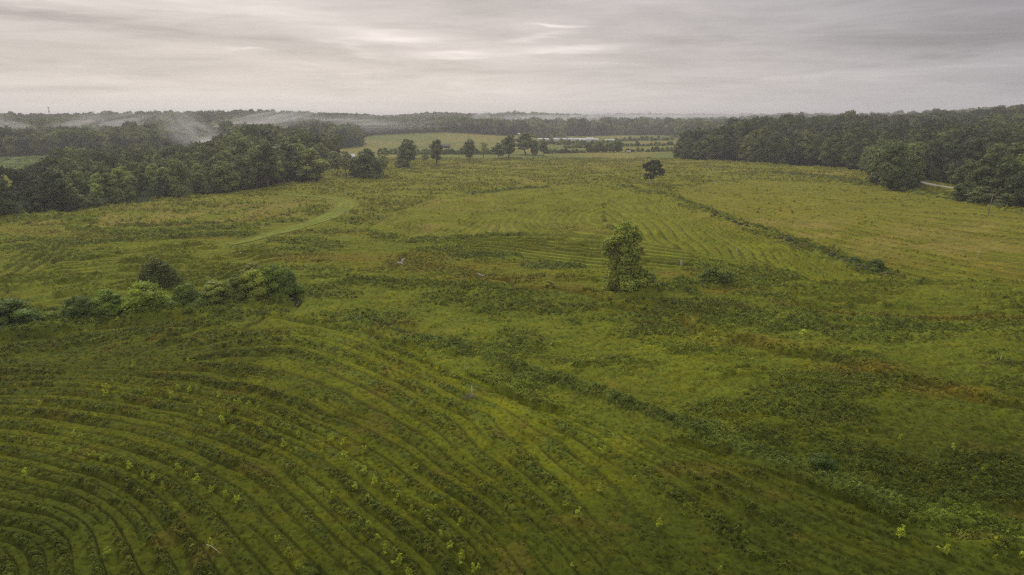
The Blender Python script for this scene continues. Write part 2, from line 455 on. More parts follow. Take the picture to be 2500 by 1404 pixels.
DRY = [  # tan and russet dry grass
    (1700, 400, 60, 60), (1400, 410, 70, 60), (1100, 405, 60, 40), (2000, 425, 60, 26), (2080, 430, 40, 30), (1250, 445, 60, 30), (430, 520, 34, 40), (250, 540, 30, 26), (700, 505, 26, 26), (560, 540, 30, 20), (1100, 500, 24, 26),
    (2000, 560, 26, 24), (2200, 590, 26, 24), (2400, 620, 30, 20), (2300, 660, 34, 14), (1850, 540, 20, 24), (2450, 560, 40, 30), (1050, 560, 30, 12), (900, 560, 20, 16), (1500, 560, 22, 9), (950, 800, 9, 6), (2150, 1240, 7, 3), (1850, 1200, 5, 3)]

EDGE_A = poly_at([(-300, 852), (200, 815), (420, 785), (650, 770), (760, 790), (900, 822), (1050, 880), (1200, 940), (1350, 1004), (1500, 1050), (1660, 1082), (1778, 1122), (1962, 1190), (2097, 1250), (2400, 1352), (2650, 1430)])
PAL = {  # surface colours of the growth (albedo)
    'mown': (0.116, 0.132, 0.013), 'weed': (0.108, 0.127, 0.020), 'blue': (0.082, 0.110, 0.030), 'deep': (0.088, 0.114, 0.018), 'dark': (0.035, 0.056, 0.015), 'bright': (0.125, 0.160, 0.026),
    'brown': (0.128, 0.104, 0.020), 'tan': (0.205, 0.172, 0.046), 'olive': (0.195, 0.186, 0.030), 'rust': (0.125, 0.085, 0.028), 'crop': (0.150, 0.170, 0.048), 'rut': (0.034, 0.036, 0.010)}
PAL = {k: np.array(v) * (np.array([1.05, 1.05, .62]) if k not in ('tan', 'crop', 'rut', 'dark') else np.array([1, 1, .85])) for k, v in PAL.items()}

WOOD_LEFT = poly_at([(-300, 585), (0, 545), (60, 532), (170, 516), (250, 506), (330, 498), (420, 486), (500, 476), (600, 466), (655, 456), (700, 447), (735, 444), (775, 420),
                     (830, 402), (780, 396), (640, 394), (420, 398), (250, 402), (150, 412), (130, 440), (70, 478), (0, 470), (-300, 480)])
WOOD_RIGHT = np.concatenate([poly_at([(1642, 386), (1700, 391), (1760, 393), (1850, 399), (1950, 406), (2060, 412), (2125, 424), (2150, 446), (2190, 462), (2228, 466), (2232, 440),
                                      (2300, 447), (2352, 462), (2362, 492), (2430, 500), (2560, 516), (2900, 560)]),
                             np.array([W(3100, 1200), W(2500, 1300), W(2200, 1150), W(1900, 1000), W(1750, 820), W(1660, 700)])])


def poly_W(l): return np.array([[float(v) for v in W(p, y)] for p, y in l])


WOODS_FAR = [
    poly_W([(-700, 590), (0, 622), (140, 640), (500, 690), (700, 750), (850, 790), (902, 850), (890, 1060), (915, 1170), (1100, 1190), (1240, 1170), (1300, 1230), (1330, 1600), (1250, 2700), (-700, 2700)]),
    poly_W([(1300, 1380), (1400, 1330), (1500, 1420), (1600, 1420), (1640, 1200), (1700, 1080), (1800, 1000), (1900, 1300), (2250, 1400), (3200, 1500), (3200, 7500), (-700, 7500), (-700, 2700), (1250, 2700)]),
]
GAPS = [poly_W([(1380, 1480), (1470, 1480), (1470, 1700), (1380, 1700)])]
PATH = resample(poly_at([(690, 474), (722, 478), (765, 479), (800, 483), (828, 488), (846, 497), (843, 508), (822, 521), (795, 534), (757, 547), (712, 560), (660, 573), (600, 590), (560, 598)]), 4)


def warp(X, Y, amp, scale, seed):
    return X + (fbm(X / scale, Y / scale, 2, seed) - .5) * amp, Y + (fbm(X / scale, Y / scale, 2, seed + 9) - .5) * amp


def field(X, Y):
    """height of the growth, colour of the growth and how shaggy it is, at ground points"""
    n = X.size
    X = X.ravel(); Y = Y.ravel()
    big = fbm(X / 38, Y / 38, 3, 1); med = fbm(X / 13, Y / 8, 4, 2); sm = fbm(X / 3.6, Y / 2.3, 3, 3); ti = fbm(X / 0.8, Y / 0.8, 2, 4)
    patch = fbm(X / 16, Y / 24, 3, 5); hue = fbm(X / 6, Y / 6, 3, 6)
    near = Y < 640
    t1, v1 = cells(X / 1.25 + (sm - .5) * .5, Y / 1.25, 101)
    # rough growth
    lump = sstep(0.42, 0.68, sm)
    t2, v2 = cells(X / .55, Y / .55, 111)
    h = 0.06 + sstep(0.36, 0.66, med) * (0.16 + .2 * lump + 0.34 * t1 * v1) + 0.08 * lump + 0.12 * t1 * v1 + 0.06 * ti + .14 * t2 * v2 * (Y < 260)
    c = PAL['weed'][None] * (1 - .55 * sstep(.35, .6, patch)[:, None]) + PAL['mown'][None] * .55 * sstep(.35, .6, patch)[:, None]
    gb = sstep(.48, .62, med)[:, None]
    c = c * (1 - gb * .45) + PAL['blue'][None] * gb * .45
    shag = 0.35 + 0.65 * sstep(.4, .62, med)
    rip = fbm(X / 7.5 + (big - .5) * 4, Y / 2.4 + (med - .5) * 3, 3, 14)
    rr = sstep(.44, .66, rip) * sstep(48, 80, Y)
    h = h + .30 * rr * (.5 + .8 * t1 * v1)
    c = c * (1 + .16 * (rr[:, None] - .4))
    Xw, Yw = warp(X, Y, 3.5, 8, 21)
    rowmask = np.zeros(n)
    for P, f, hh, share, name in ZONES:
        m = inside(P, Xw, Yw) & near
        idx = np.nonzero(m)[0]
        if not len(idx): continue
        x, y = X[idx], Y[idx]
        ph = f(x, y) + (fbm(x / 5, y / 5, 2, 31) - .5) * (0.14 if name == 'A' else .12)
        q = ph - np.floor(ph)
        rowid = np.floor(ph)
        sh = share + 0.16 * (hash2(rowid, rowid * 0, 77) - .5)
        # mown lane from 0 to 1-sh, growth from there, with a steep flank where the mower passed
        rag = (fbm(x / 1.1, y / 1.1, 2, 30) - .5) * (.38 if name == 'A' else .2)
        g = sstep(1 - sh, 1 - sh + 0.20, q + rag) * (1 - sstep(0.90, 1.0, q + rag * .4))
        g = np.maximum(g, 0.55 * (1 - sstep(0.0, 0.05, q)))
        grow = 0.60 + 0.75 * sstep(.3, .62, fbm(x / 4.5, y / 4.5, 3, 33)) * (0.45 + 0.9 * t1[idx] * (.4 + .8 * v1[idx]))
        # in places a whole length of row failed and lies low
        thin = sstep(.36, .56, fbm(x / 10, y / 10, 3, 35))
        hz = hh * (0.12 + g * grow * (0.35 + .65 * thin) * (0.8 + 0.5 * hash2(rowid, rowid * 0 + 3, 78))) + 0.05 * ti[idx] + .10 * t2[idx] * v2[idx]
        # bare ruts that the mower leaves along both flanks of the growth, and a fainter one down the lane
        sw = {'A': .044, 'B': .09, 'B2': .09, 'F': .09}.get(name, .14)
        wob = .03 * (fbm(x / 2.1, y / 2.1, 2, 36) - .5)
        dq = np.minimum(np.abs(q - .02 + wob), np.abs(q - 1.02 + wob))
        tr = np.exp(-(dq / sw) ** 2) + {'A': .85, 'C': 0.0, 'D': .35}.get(name, .5) * np.exp(-((q - (1 - sh) * .96 + wob) / sw) ** 2) * sstep(.22, .42, fbm(x / 9, y / 9, 2, 39))
        tr = np.clip(tr * (0.55 + .6 * fbm(x / 6, y / 6, 2, 34)), 0, 1)
        hz = hz * (1 - .9 * tr) - (0.25 if name == 'A' else .18) * tr
        h[idx] = hz
        lane = PAL['mown'] * (1.0 + 0.25 * (hue[idx] - .5))[:, None]
        gr = PAL['weed'][None] * np.ones((len(idx), 1))
        if name == 'A':
            gr = gr * (0.92 + 0.5 * (hash2(rowid, rowid * 0, 79) - .5))[:, None]
            br = sstep(.62, .72, fbm(x / 3.2, y / 3.2, 3, 37))[:, None]
            gr = gr * (1 - br * .6) + (PAL['brown'] * .85)[None] * br * .6
            bl = sstep(.55, .68, fbm(x / 2.2, y / 2.2, 2, 38))[:, None]
            gr = gr * (1 - bl * .6) + (PAL['blue'] * 1.05)[None] * bl * .6
            
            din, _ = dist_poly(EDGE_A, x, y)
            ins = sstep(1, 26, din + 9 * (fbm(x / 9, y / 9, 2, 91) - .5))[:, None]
            lane = lane * (.98 - .34 * ins); gr = gr * (1.04 - .28 * ins)  # lens vignetting painted into the lane and growth colours, easing towards the edge
        elif name == 'E':
            gr = PAL['olive'][None] * .30 + gr * .55; lane = lane * .62 + PAL['olive'][None] * .34
        elif name in 'CD':
            lane = lane * 1.18
            gr = gr * .95
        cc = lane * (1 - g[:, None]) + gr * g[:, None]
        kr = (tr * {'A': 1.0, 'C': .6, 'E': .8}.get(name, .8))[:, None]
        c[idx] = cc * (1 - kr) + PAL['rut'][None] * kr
        shag[idx] = ((0.30 if name == 'A' else .1) + ({'C': .4, 'D': .4, 'E': .6}.get(name, .65)) * g * (0.3 + .7 * thin)) * (1 - tr) ** 2
        rowmask[idx] = 1
    # drier, more olive ground away from the stream and uphill
    dry = sstep(140, 380, Y + 0.25 * np.abs(X)) * 0.80
    dry = np.clip(dry + (big - .5) * 0.6 * sstep(120, 260, Y), 0, 1)[:, None]
    c = c * (1 - dry) + (PAL['olive'] * .55)[None] * dry + c * 0.45 * dry
    for px, py, rx, ry in DRY:
        cx, cy = [float(v) for v in at(px, py)]
        w = np.exp(-(((X - cx) / rx) ** 2 + ((Y - cy) / ry) ** 2)) * sstep(.34, .70, fbm(X / 7, Y / 10, 3, 51)) * 0.62
        w = w[:, None]
        t = (PAL['tan'] if cy > 170 else PAL['brown'])[None]
        c = c * (1 - w) + t * w
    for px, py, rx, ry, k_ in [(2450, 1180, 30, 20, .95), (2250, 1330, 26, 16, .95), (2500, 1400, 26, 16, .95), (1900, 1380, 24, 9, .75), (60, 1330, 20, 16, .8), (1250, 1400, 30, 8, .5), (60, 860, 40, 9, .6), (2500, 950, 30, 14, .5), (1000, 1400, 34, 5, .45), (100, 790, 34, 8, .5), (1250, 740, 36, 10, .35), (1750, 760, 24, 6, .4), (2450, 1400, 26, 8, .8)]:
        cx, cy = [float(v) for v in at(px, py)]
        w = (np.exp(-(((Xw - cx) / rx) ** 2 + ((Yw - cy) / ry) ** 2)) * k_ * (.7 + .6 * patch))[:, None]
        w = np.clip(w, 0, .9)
        c = c * (1 - w) + (PAL['deep'] * .52)[None] * w  # deep green growth darkened further, lens vignetting painted into the ground colour
    for px, py, rx, ry in BROWN:
        cx, cy = [float(v) for v in at(px, py)]
        w = np.exp(-(((Xw - cx) / (rx * .85)) ** 2 + ((Yw - cy) / (ry * .7)) ** 2) ** 1.5) * 0.62
        c = c * (1 - w[:, None]) + PAL['brown'][None] * w[:, None]
        h = h * (1 - 0.5 * w); shag = shag * (1 - .3 * w)
    for P, wd, hh, key in BANDS:
        lo, hi = P.min(0) - 3 * wd, P.max(0) + 3 * wd
        idx = np.nonzero((X > lo[0]) & (X < hi[0]) & (Y > lo[1]) & (Y < hi[1]))[0]
        if not len(idx): continue
        d, _ = dist_poly(P, Xw[idx], Yw[idx])
        w = 1 - sstep(wd * .55, wd * 1.25, d)
        grow = 0.55 + 0.75 * sstep(.3, .7, sm[idx]) + .25 * ti[idx]
        h[idx] = h[idx] * (1 - w) + hh * grow * w
        cc = PAL[key][None] * (0.85 + 0.5 * (hue[idx] - .5) + .3 * (sm[idx] - .5))[:, None]
        c[idx] = c[idx] * (1 - .7 * w[:, None]) + cc * .7 * w[:, None]
        shag[idx] = np.maximum(shag[idx], w)
    # the deep ditch with tall yellowing grass along its far bank
    d, side = dist_poly(DITCH, X, Y)
    w = np.exp(-(d / 0.75) ** 2)
    bank = np.exp(-((d - 1.8) / 1.3) ** 2) * (side > 0)
    h = h * (1 - w) - 0.9 * w + bank * .35 * (.5 + sm)
    w = w * (.35 + .65 * sstep(.3, .5, fbm(X / 7, Y / 7, 2, 55)))
    k = np.clip(.8 * w + .38 * bank * sstep(.35, .6, sm), 0, 1)[:, None]
    c = c * (1 - k) + (PAL['brown'] * (.75 - w[:, None] * .35) + PAL['olive'] * .25 * bank[:, None]) * k
    shag = np.maximum(shag * (1 - w), bank)
    d, side = dist_poly(RILL, X, Y)
    w = np.exp(-(d / 0.9) ** 2)
    h = h * (1 - w) - 0.55 * w
    c = c * (1 - w[:, None]) + (PAL['brown'] * .55)[None] * w[:, None]; shag = shag * (1 - w)
    d, side = dist_poly(BED, X, Y)
    w = np.exp(-(d / 1.5) ** 2)
    h = h * (1 - w) - 0.5 * w; shag = shag * (1 - w)
    # mown path lies low and even
    d, _ = dist_poly(PATH, X, Y)
    w = 1 - sstep(4.2, 6.0, d)
    h = h * (1 - w); shag = shag * (1 - w)
    d, _ = dist_poly(ROAD, X, Y)
    w = np.exp(-(np.maximum(d - 2.4, 0) / 3.2) ** 2)
    h = np.where(d < 12, h * (1 - w) + 1.15 * w, h); shag = shag * (1 - w)
    # far fields beyond the meadow
    far = sstep(560, 640, Y)
    h = h * (1 - far)
    fc = PAL['crop'][None] * (0.9 + 0.35 * (fbm(X / 60, Y / 120, 3, 61) - .5))[:, None]
    fy = sstep(.50, .62, fbm(X / 50, Y / 160, 2, 62))[:, None]
    fc = fc * (1 - fy * .6) + PAL['tan'][None] * fy * .6
    c = c * (1 - far[:, None]) + fc * far[:, None]
    fl = sstep(420, 470, Y) * (X < -330)
    c = c * (1 - fl[:, None]) + (PAL['crop'] * np.array([.75, .9, .9]))[None] * fl[:, None]
    # woodland floor
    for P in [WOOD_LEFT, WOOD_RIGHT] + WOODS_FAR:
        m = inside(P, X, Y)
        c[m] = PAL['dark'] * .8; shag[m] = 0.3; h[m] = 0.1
    # small scale mottling of leaf and stem colours, the relief does the rest
    var = 1 + 0.26 * (hue - .5) + 0.16 * (sm - .5) + .16 * (ti - .5) + .20 * (v1 - .5) + .26 * (v2 - .5) * (Y < 260)
    yel = sstep(.55, .75, fbm(X / 1.7, Y / 1.7, 2, 8)) * .25
    c = c * var[:, None] * (1 + yel[:, None] * np.array([[.7, .25, -.3]]))
    rusty = sstep(.70, .80, fbm(X / 4.3, Y / 4.3, 3, 12))[:, None] * .30 * (Y[:, None] < 300)
    c = c * (1 - rusty) + PAL['rust'][None] * rusty
    return h, np.clip(c, 0.004, 1), shag, rowmask


# ------------------------------------------------------------------ materials
def mat_attr(name, attr='tint', atype='GEOMETRY', rough=0.9, trans=0.0, spec=0.15, noise_amp=0.0, noise_scale=3.0, mult=1.0, objcolor=False):
    m = bpy.data.materials.new(name); m.use_nodes = True
    nt = m.node_tree; nt.nodes.clear(); N, L = nt.nodes.new, nt.links.new
    out = N("ShaderNodeOutputMaterial")
    a = N("ShaderNodeAttribute"); a.attribute_name = attr; a.attribute_type = atype
    c = a.outputs["Color"]
    if objcolor:      # each plant has its own leaf colour, each leaf clump a slight variation of it
        oi = N("ShaderNodeObjectInfo")
        v = N("ShaderNodeVectorMath"); v.operation = 'MULTIPLY'; L(c, v.inputs[0]); L(oi.outputs["Color"], v.inputs[1]); c = v.outputs[0]
    if noise_amp:
        g = N("ShaderNodeNewGeometry")
        no = N("ShaderNodeTexNoise"); no.inputs["Scale"].default_value = noise_scale; no.inputs["Detail"].default_value = 4
        L(g.outputs["Position"], no.inputs["Vector"])
        mr = N("ShaderNodeMapRange"); mr.inputs[1].default_value = .3; mr.inputs[2].default_value = .7
        mr.inputs[3].default_value = 1 - noise_amp; mr.inputs[4].default_value = 1 + noise_amp
        L(no.outputs["Fac"], mr.inputs[0])
        s = N("ShaderNodeVectorMath"); s.operation = 'SCALE'; L(c, s.inputs[0]); L(mr.outputs[0], s.inputs["Scale"]); c = s.outputs[0]
    b = N("ShaderNodeBsdfPrincipled")
    L(c, b.inputs["Base Color"]); b.inputs["Roughness"].default_value = rough; b.inputs["Specular IOR Level"].default_value = spec
    last = b.outputs[0]
    if trans:
        t = N("ShaderNodeBsdfTranslucent"); L(c, t.inputs[0])
        mx = N("ShaderNodeMixShader"); mx.inputs[0].default_value = trans
        L(last, mx.inputs[1]); L(t.outputs[0], mx.inputs[2]); last = mx.outputs[0]
    L(last, out.inputs[0])
    return m


def mat_plain(name, color, rough=0.7, metal=0.0, noise_amp=0.15, noise_scale=4.0, spec=.3):
    m = bpy.data.materials.new(name); m.use_nodes = True
    nt = m.node_tree; N, L = nt.nodes.new, nt.links.new
    b = nt.nodes["Principled BSDF"]
    b.inputs["Roughness"].default_value = rough; b.inputs["Metallic"].default_value = metal; b.inputs["Specular IOR Level"].default_value = spec
    tc = N("ShaderNodeTexCoord")
    no = N("ShaderNodeTexNoise"); no.inputs["Scale"].default_value = noise_scale; no.inputs["Detail"].default_value = 5
    L(tc.outputs["Object"], no.inputs["Vector"])
    r = N("ShaderNodeValToRGB"); e = r.color_ramp.elements
    e[0].position = .3; e[1].position = .7
    e[0].color = tuple(max(0, v * (1 - noise_amp)) for v in color) + (1,)
    e[1].color = tuple(min(1, v * (1 + noise_amp)) for v in color) + (1,)
    L(no.outputs["Fac"], r.inputs[0]); L(r.outputs[0], b.inputs["Base Color"])
    return m


M_GROUND = mat_attr("meadow_ground", rough=1.0, spec=0.05, noise_amp=0.22, noise_scale=2.3)
M_CLUMP = mat_attr("meadow_growth", atype='INSTANCER', rough=0.75, trans=0.30, spec=0.2)
M_FOREST = mat_attr("forest_leaves", atype='INSTANCER', rough=0.8, trans=0.15, spec=0.15)
M_LEAF = mat_attr("leaves", attr='leaf', rough=0.7, trans=0.25, spec=0.25, objcolor=True)
M_BARK = mat_plain("bark", (0.11, 0.085, 0.065), 0.9, noise_scale=6, noise_amp=.3)
M_PALEBARK = mat_plain("pale_bark", (0.42, 0.38, 0.31), 0.85, noise_scale=3, noise_amp=.35)
M_WATER = None


def mesh_obj(name, verts, faces, mats=(), parent=None, smooth=False, attrs=None, fmats=None, link=True):
    verts = np.asarray(verts, np.float32)
    me = bpy.data.meshes.new(name)
    if isinstance(faces, np.ndarray):
        k = faces.shape[1]; nf = len(faces)
        me.vertices.add(len(verts)); me.vertices.foreach_set("co", verts.ravel())
        me.loops.add(nf * k); me.loops.foreach_set("vertex_index", faces.astype(np.int32).ravel())
        me.polygons.add(nf); me.polygons.foreach_set("loop_start", np.arange(0, nf * k, k, dtype=np.int32))
        me.update(calc_edges=True)
    else:
        me.from_pydata([tuple(map(float, v)) for v in verts], [], faces)
    me.polygons.foreach_set("use_smooth", np.full(len(me.polygons), smooth))
    for m in mats: me.materials.append(m)
    if fmats is not None: me.polygons.foreach_set("material_index", np.asarray(fmats, np.int32))
    if attrs:
        for k, v in attrs.items():
            a = me.color_attributes.new(k, 'FLOAT_COLOR', 'POINT')
            buf = np.ones((len(verts), 4), np.float32); buf[:, :3] = v
            a.data.foreach_set("color", buf.ravel())
    me.update()
    o = bpy.data.objects.new(name, me)
    if link: col.objects.link(o)
    if parent is not None: o.parent = parent
    return o


def tag(o, label=None, cat=None, group=None, kind=None):
    if label: o["label"] = label
    if cat: o["category"] = cat
    if group: o["group"] = group
    if kind: o["kind"] = kind
    return o


def empty(name, loc, rz=0.0, scale=1.0):
    o = bpy.data.objects.new(name, None); col.objects.link(o)
    o.location = tuple(float(v) for v in loc); o.rotation_euler = (0, 0, rz)
    o.scale = (scale,) * 3 if isinstance(scale, (int, float)) else scale
    o.empty_display_size = 0.5
    return o


# ------------------------------------------------------------------ ground sheet
def depth_rows():
    ys = np.concatenate([np.linspace(1475, 700, 400, endpoint=False), np.linspace(700, 445, 470, endpoint=False), np.linspace(445, 398, 60, endpoint=False)])
    _, D = at(np.full(len(ys), 1250.0), ys)
    far = np.geomspace(float(D[-1]) * 1.006, 14000, 190)
    return np.concatenate([[8, 24], D, far])


GD = depth_rows()
GA = np.concatenate([np.linspace(-2.0, -.85, 70, endpoint=False), np.linspace(-.85, .85, 980), np.linspace(.85, 2.0, 71)[1:]])          # tangent of the azimuth
GX = GA[None, :] * GD[:, None]
GY = np.broadcast_to(GD[:, None], GX.shape).copy()
print("ground grid", GX.shape)
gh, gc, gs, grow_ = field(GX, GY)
gz = terrain(GX, GY).ravel()
verts = np.stack([GX.ravel(), GY.ravel(), gz + gh], 1)
nr, nc = GX.shape
i = np.arange(nr * nc).reshape(nr, nc)
quads = np.stack([i[:-1, :-1], i[:-1, 1:], i[1:, 1:], i[1:, :-1]], -1).reshape(-1, 4)
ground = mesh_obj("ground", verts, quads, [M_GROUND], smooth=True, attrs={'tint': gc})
tag(ground, "rough green meadow with curved mown lanes, running out to wooded hills", kind="structure")

# plain land behind and beside the flight position, below the meadow sheet
R = 14000
v, f = [(0, 0, -1.5)], []
for k in range(96):
    a = 2 * math.pi * k / 96
    v += [(700 * math.cos(a), 700 * math.sin(a), -1.5), (R * math.cos(a), R * math.sin(a), -1.5)]
for k in range(96):
    a, b = 1 + 2 * k, 1 + 2 * ((k + 1) % 96)
    f += [(0, a, b), (a, a + 1, b + 1), (b, a, b + 1)]
land = mesh_obj("surrounding_land", v, f, [M_GROUND], attrs={'tint': np.tile([0.09, 0.11, 0.03], (len(v), 1))})
tag(land, "flat green land around the meadow", kind="structure")


def ground_z(x, y):
    x = np.atleast_1d(np.asarray(x, float)); y = np.atleast_1d(np.asarray(y, float))
    return terrain(x, y)


def surf_z(x, y):
    """top of the growth (what one sees) at a point"""
    x = np.atleast_1d(np.asarray(x, float)); y = np.atleast_1d(np.asarray(y, float))
    return terrain(x, y) + field(x, y)[0]


# ------------------------------------------------------------------ strips laid on the ground
def strip(name, P, half, z, mat, label, widths=None, attrs=None):
    P = np.asarray(P, float)
    T = np.gradient(P, axis=0); T /= np.linalg.norm(T, axis=1)[:, None]
    Nn = np.stack([-T[:, 1], T[:, 0]], 1)
    w = np.full(len(P), half) if widths is None else np.asarray(widths)
    cols_ = np.linspace(-1, 1, 15)
    V = []
    for k in cols_:
        q = P + Nn * (w * k)[:, None]
        V.append(np.stack([q[:, 0], q[:, 1], ground_z(q[:, 0], q[:, 1]) + z], 1))
    V = np.stack(V, 1).reshape(-1, 3)
    n, m = len(P), len(cols_)
    i = np.arange(n * m).reshape(n, m)
    Q = np.stack([i[:-1, :-1], i[:-1, 1:], i[1:, 1:], i[1:, :-1]], -1).reshape(-1, 4)
    o = mesh_obj(name, V, Q, [mat], smooth=True, attrs=attrs(V) if attrs else None)
    return tag(o, label, kind="structure")


def path_col(V):
    x, y = V[:, 0], V[:, 1]
    n = fbm(x / 3, y / 3, 3, 71)
    d, _ = dist_poly(PATH, x, y)
    wheel = np.exp(-((d - .95) / .3) ** 2) * .30
    n2 = sstep(.4, .65, fbm(x / 1.5, y / 1.5, 3, 72))
    c = np.array([0.165, 0.192, 0.026])[None] * (0.66 + .5 * n + .2 * n2)[:, None] * (1 - wheel[:, None])
    return {'tint': c + np.array([.02, .008, .006])[None] * wheel[:, None]}


PF = resample(PATH, 1.5)
wp = 1.2 + 2.4 * np.interp(np.arange(len(PF)) / len(PF), [0, .12, .42, .55, .8, 1], [.15, .35, 1.0, 0.8, .55, .2]) + 1.5 * (fbm(PF[:, 0] / 4, PF[:, 1] / 4, 3, 3) - .5)
strip("mown_path", PF, 3, 0.13, M_GROUND, "wide mown grass path curving through the rough meadow", wp, path_col)

mw = bpy.data.materials.new("water"); mw.use_nodes = True
b = mw.node_tree.nodes["Principled BSDF"]; b.inputs["Base Color"].default_value = (0.05, 0.045, 0.03, 1); b.inputs["Roughness"].default_value = 0.04; b.inputs["Specular IOR Level"].default_value = 1.0
M_WATER = mw
RF = resample(RILL, 1.0)
wr = 0.05 + .22 * fbm(RF[:, 0] / 4, RF[:, 1] / 4, 2, 88)
strip("stream", RF, .6, -0.40, M_WATER, "narrow winding rill with a few patches of open water in russet grass", wr)


def pool(name, px, py, rx, ry, rot, label, z=-0.25):
    cx, cy = [float(v) for v in at(px, py)]
    n = 22
    v = [(cx, cy, 0)]
    for k in range(n):
        a = 2 * math.pi * k / n
        r = 1 + .25 * math.sin(3 * a + px) + .12 * math.sin(5 * a + py)
        dx, dy = rx * r * math.cos(a), ry * r * math.sin(a)
        v.append((cx + dx * math.cos(rot) - dy * math.sin(rot), cy + dx * math.sin(rot) + dy * math.cos(rot), 0))
    gz0 = float(ground_z(cx, cy)[0])
    v = [(a, b_, gz0 + z) for a, b_, _ in v]
    f = [(0, k + 1, (k + 1) % n + 1) for k in range(n)]
    o = mesh_obj(name, v, f, [M_WATER])
    return tag(o, label, kind="structure")


M_ROAD = mat_plain("gravel", (0.40, 0.36, 0.30), 0.95, noise_scale=1.5)
strip("road", ROAD, 2.1, 1.22, M_ROAD, "pale gravel road along the foot of the right wood")


# ------------------------------------------------------------------ plants: meshes
def tube(path, radii, n=7):
    path = np.asarray(path, float); V, Fc = [], []
    for k in range(len(path)):
        t = path[min(k + 1, len(path) - 1)] - path[max(k - 1, 0)]
        t = t / (np.linalg.norm(t) + 1e-9)
        a = np.cross(t, [0.31, 0.95, 0.02]); a /= np.linalg.norm(a) + 1e-9
        b_ = np.cross(t, a)
        for j in range(n):
            an = 2 * math.pi * j / n
            V.append(path[k] + radii[k] * (a * math.cos(an) + b_ * math.sin(an)))
    for k in range(len(path) - 1):
        for j in range(n):
            Fc.append((k * n + j, k * n + (j + 1) % n, (k + 1) * n + (j + 1) % n, (k + 1) * n + j))
    Fc.append(tuple(range((len(path) - 1) * n, len(path) * n)))
    return V, Fc


def join(parts):
    V, Fc = [], []
    for v, f in parts:
        o = len(V); V += list(v); Fc += [tuple(i + o for i in q) for q in f]
    return V, Fc


ICO = None


def ico_dirs():
    global ICO
    if ICO is None:
        import bmesh
        bm = bmesh.new(); bmesh.ops.create_icosphere(bm, subdivisions=2, radius=1)
        v = np.array([x.co[:] for x in bm.verts]); f = np.array([[l.index for l in x.verts] for x in bm.faces]); bm.free()
        ICO = (v, f)
    return ICO


def leaves_on(lobes, n, size, seed, flat=0.35, core=0.78, keep_inside=0.12):
    """leaf sprays spread through and over a set of lobes (x, y, z, rx, ry, rz); returns verts, tris, per-vertex tone"""
    r = np.random.default_rng(seed)
    lobes = np.asarray(lobes, float)
    area = (lobes[:, 3] * lobes[:, 4] * lobes[:, 5]) ** (2 / 3)
    pick = r.choice(len(lobes), n, p=area / area.sum())
    L = lobes[pick]
    d = r.normal(size=(n, 3)); d /= np.linalg.norm(d, axis=1)[:, None]
    d[:, 2] = np.where(d[:, 2] < -0.55, -d[:, 2] * .6, d[:, 2])
    rad = 0.84 + 0.30 * r.random(n) ** 1.5
    bump = 1 + 0.20 * np.sin(d[:, 0] * 5 + pick) * np.cos(d[:, 1] * 6 + pick * 2) + .10 * np.sin(d[:, 2] * 9 + pick)
    P = L[:, :3] + d * L[:, 3:6] * (rad * bump)[:, None]
    # drop most sprays that are buried in another lobe
    buried = np.zeros(n, bool)
    for k, Lk in enumerate(lobes):
        q = (((P - Lk[:3]) / Lk[3:6]) ** 2).sum(1)
        buried |= (q < 0.55) & (pick != k)
    keep = ~buried | (r.random(n) < keep_inside)
    P, d, pick = P[keep], d[keep], pick[keep]; n = len(P)
    nrm = d * 0.8 + r.normal(size=(n, 3)) * 0.55; nrm[:, 2] += 0.25; nrm /= np.linalg.norm(nrm, axis=1)[:, None]
    a = np.cross(nrm, r.normal(size=(n, 3))); a /= np.linalg.norm(a, axis=1)[:, None]
    b_ = np.cross(nrm, a)
    s = size * (0.6 + 0.8 * r.random(n))[:, None]
    v0 = P + a * s; v1 = P - a * s * .55 + b_ * s * .75; v2 = P - a * s * .55 - b_ * s * .75
    V = np.stack([v0, v1, v2], 1).reshape(-1, 3)
    T = np.arange(n * 3).reshape(n, 3)
    lobe_tone = 0.78 + 0.44 * r.random(len(lobes))
    tone = lobe_tone[pick] * (0.72 + 0.56 * r.random(n))
    hue = r.normal(size=n) * .10
    C = np.stack([tone * (1 + hue), tone, tone * (1 - hue * .6)], 1)
    C = np.repeat(C, 3, 0)
    Vs, Ts, Cs = [V], [T], [C]
    off = len(V)
    if core:
        iv, it = ico_dirs()
        for k, Lk in enumerate(lobes):
            bmp = 1 + 0.16 * np.sin(iv[:, 0] * 5 + k) * np.cos(iv[:, 1] * 6 + k * 2) + .08 * r.normal(size=len(iv))
            Vs.append(Lk[:3] + iv * Lk[3:6] * (core * bmp)[:, None]); Ts.append(it + off); off += len(iv)
            Cs.append(np.full((len(iv), 3), lobe_tone[k] * .85))
    return np.concatenate(Vs), np.concatenate(Ts), np.concatenate(Cs)


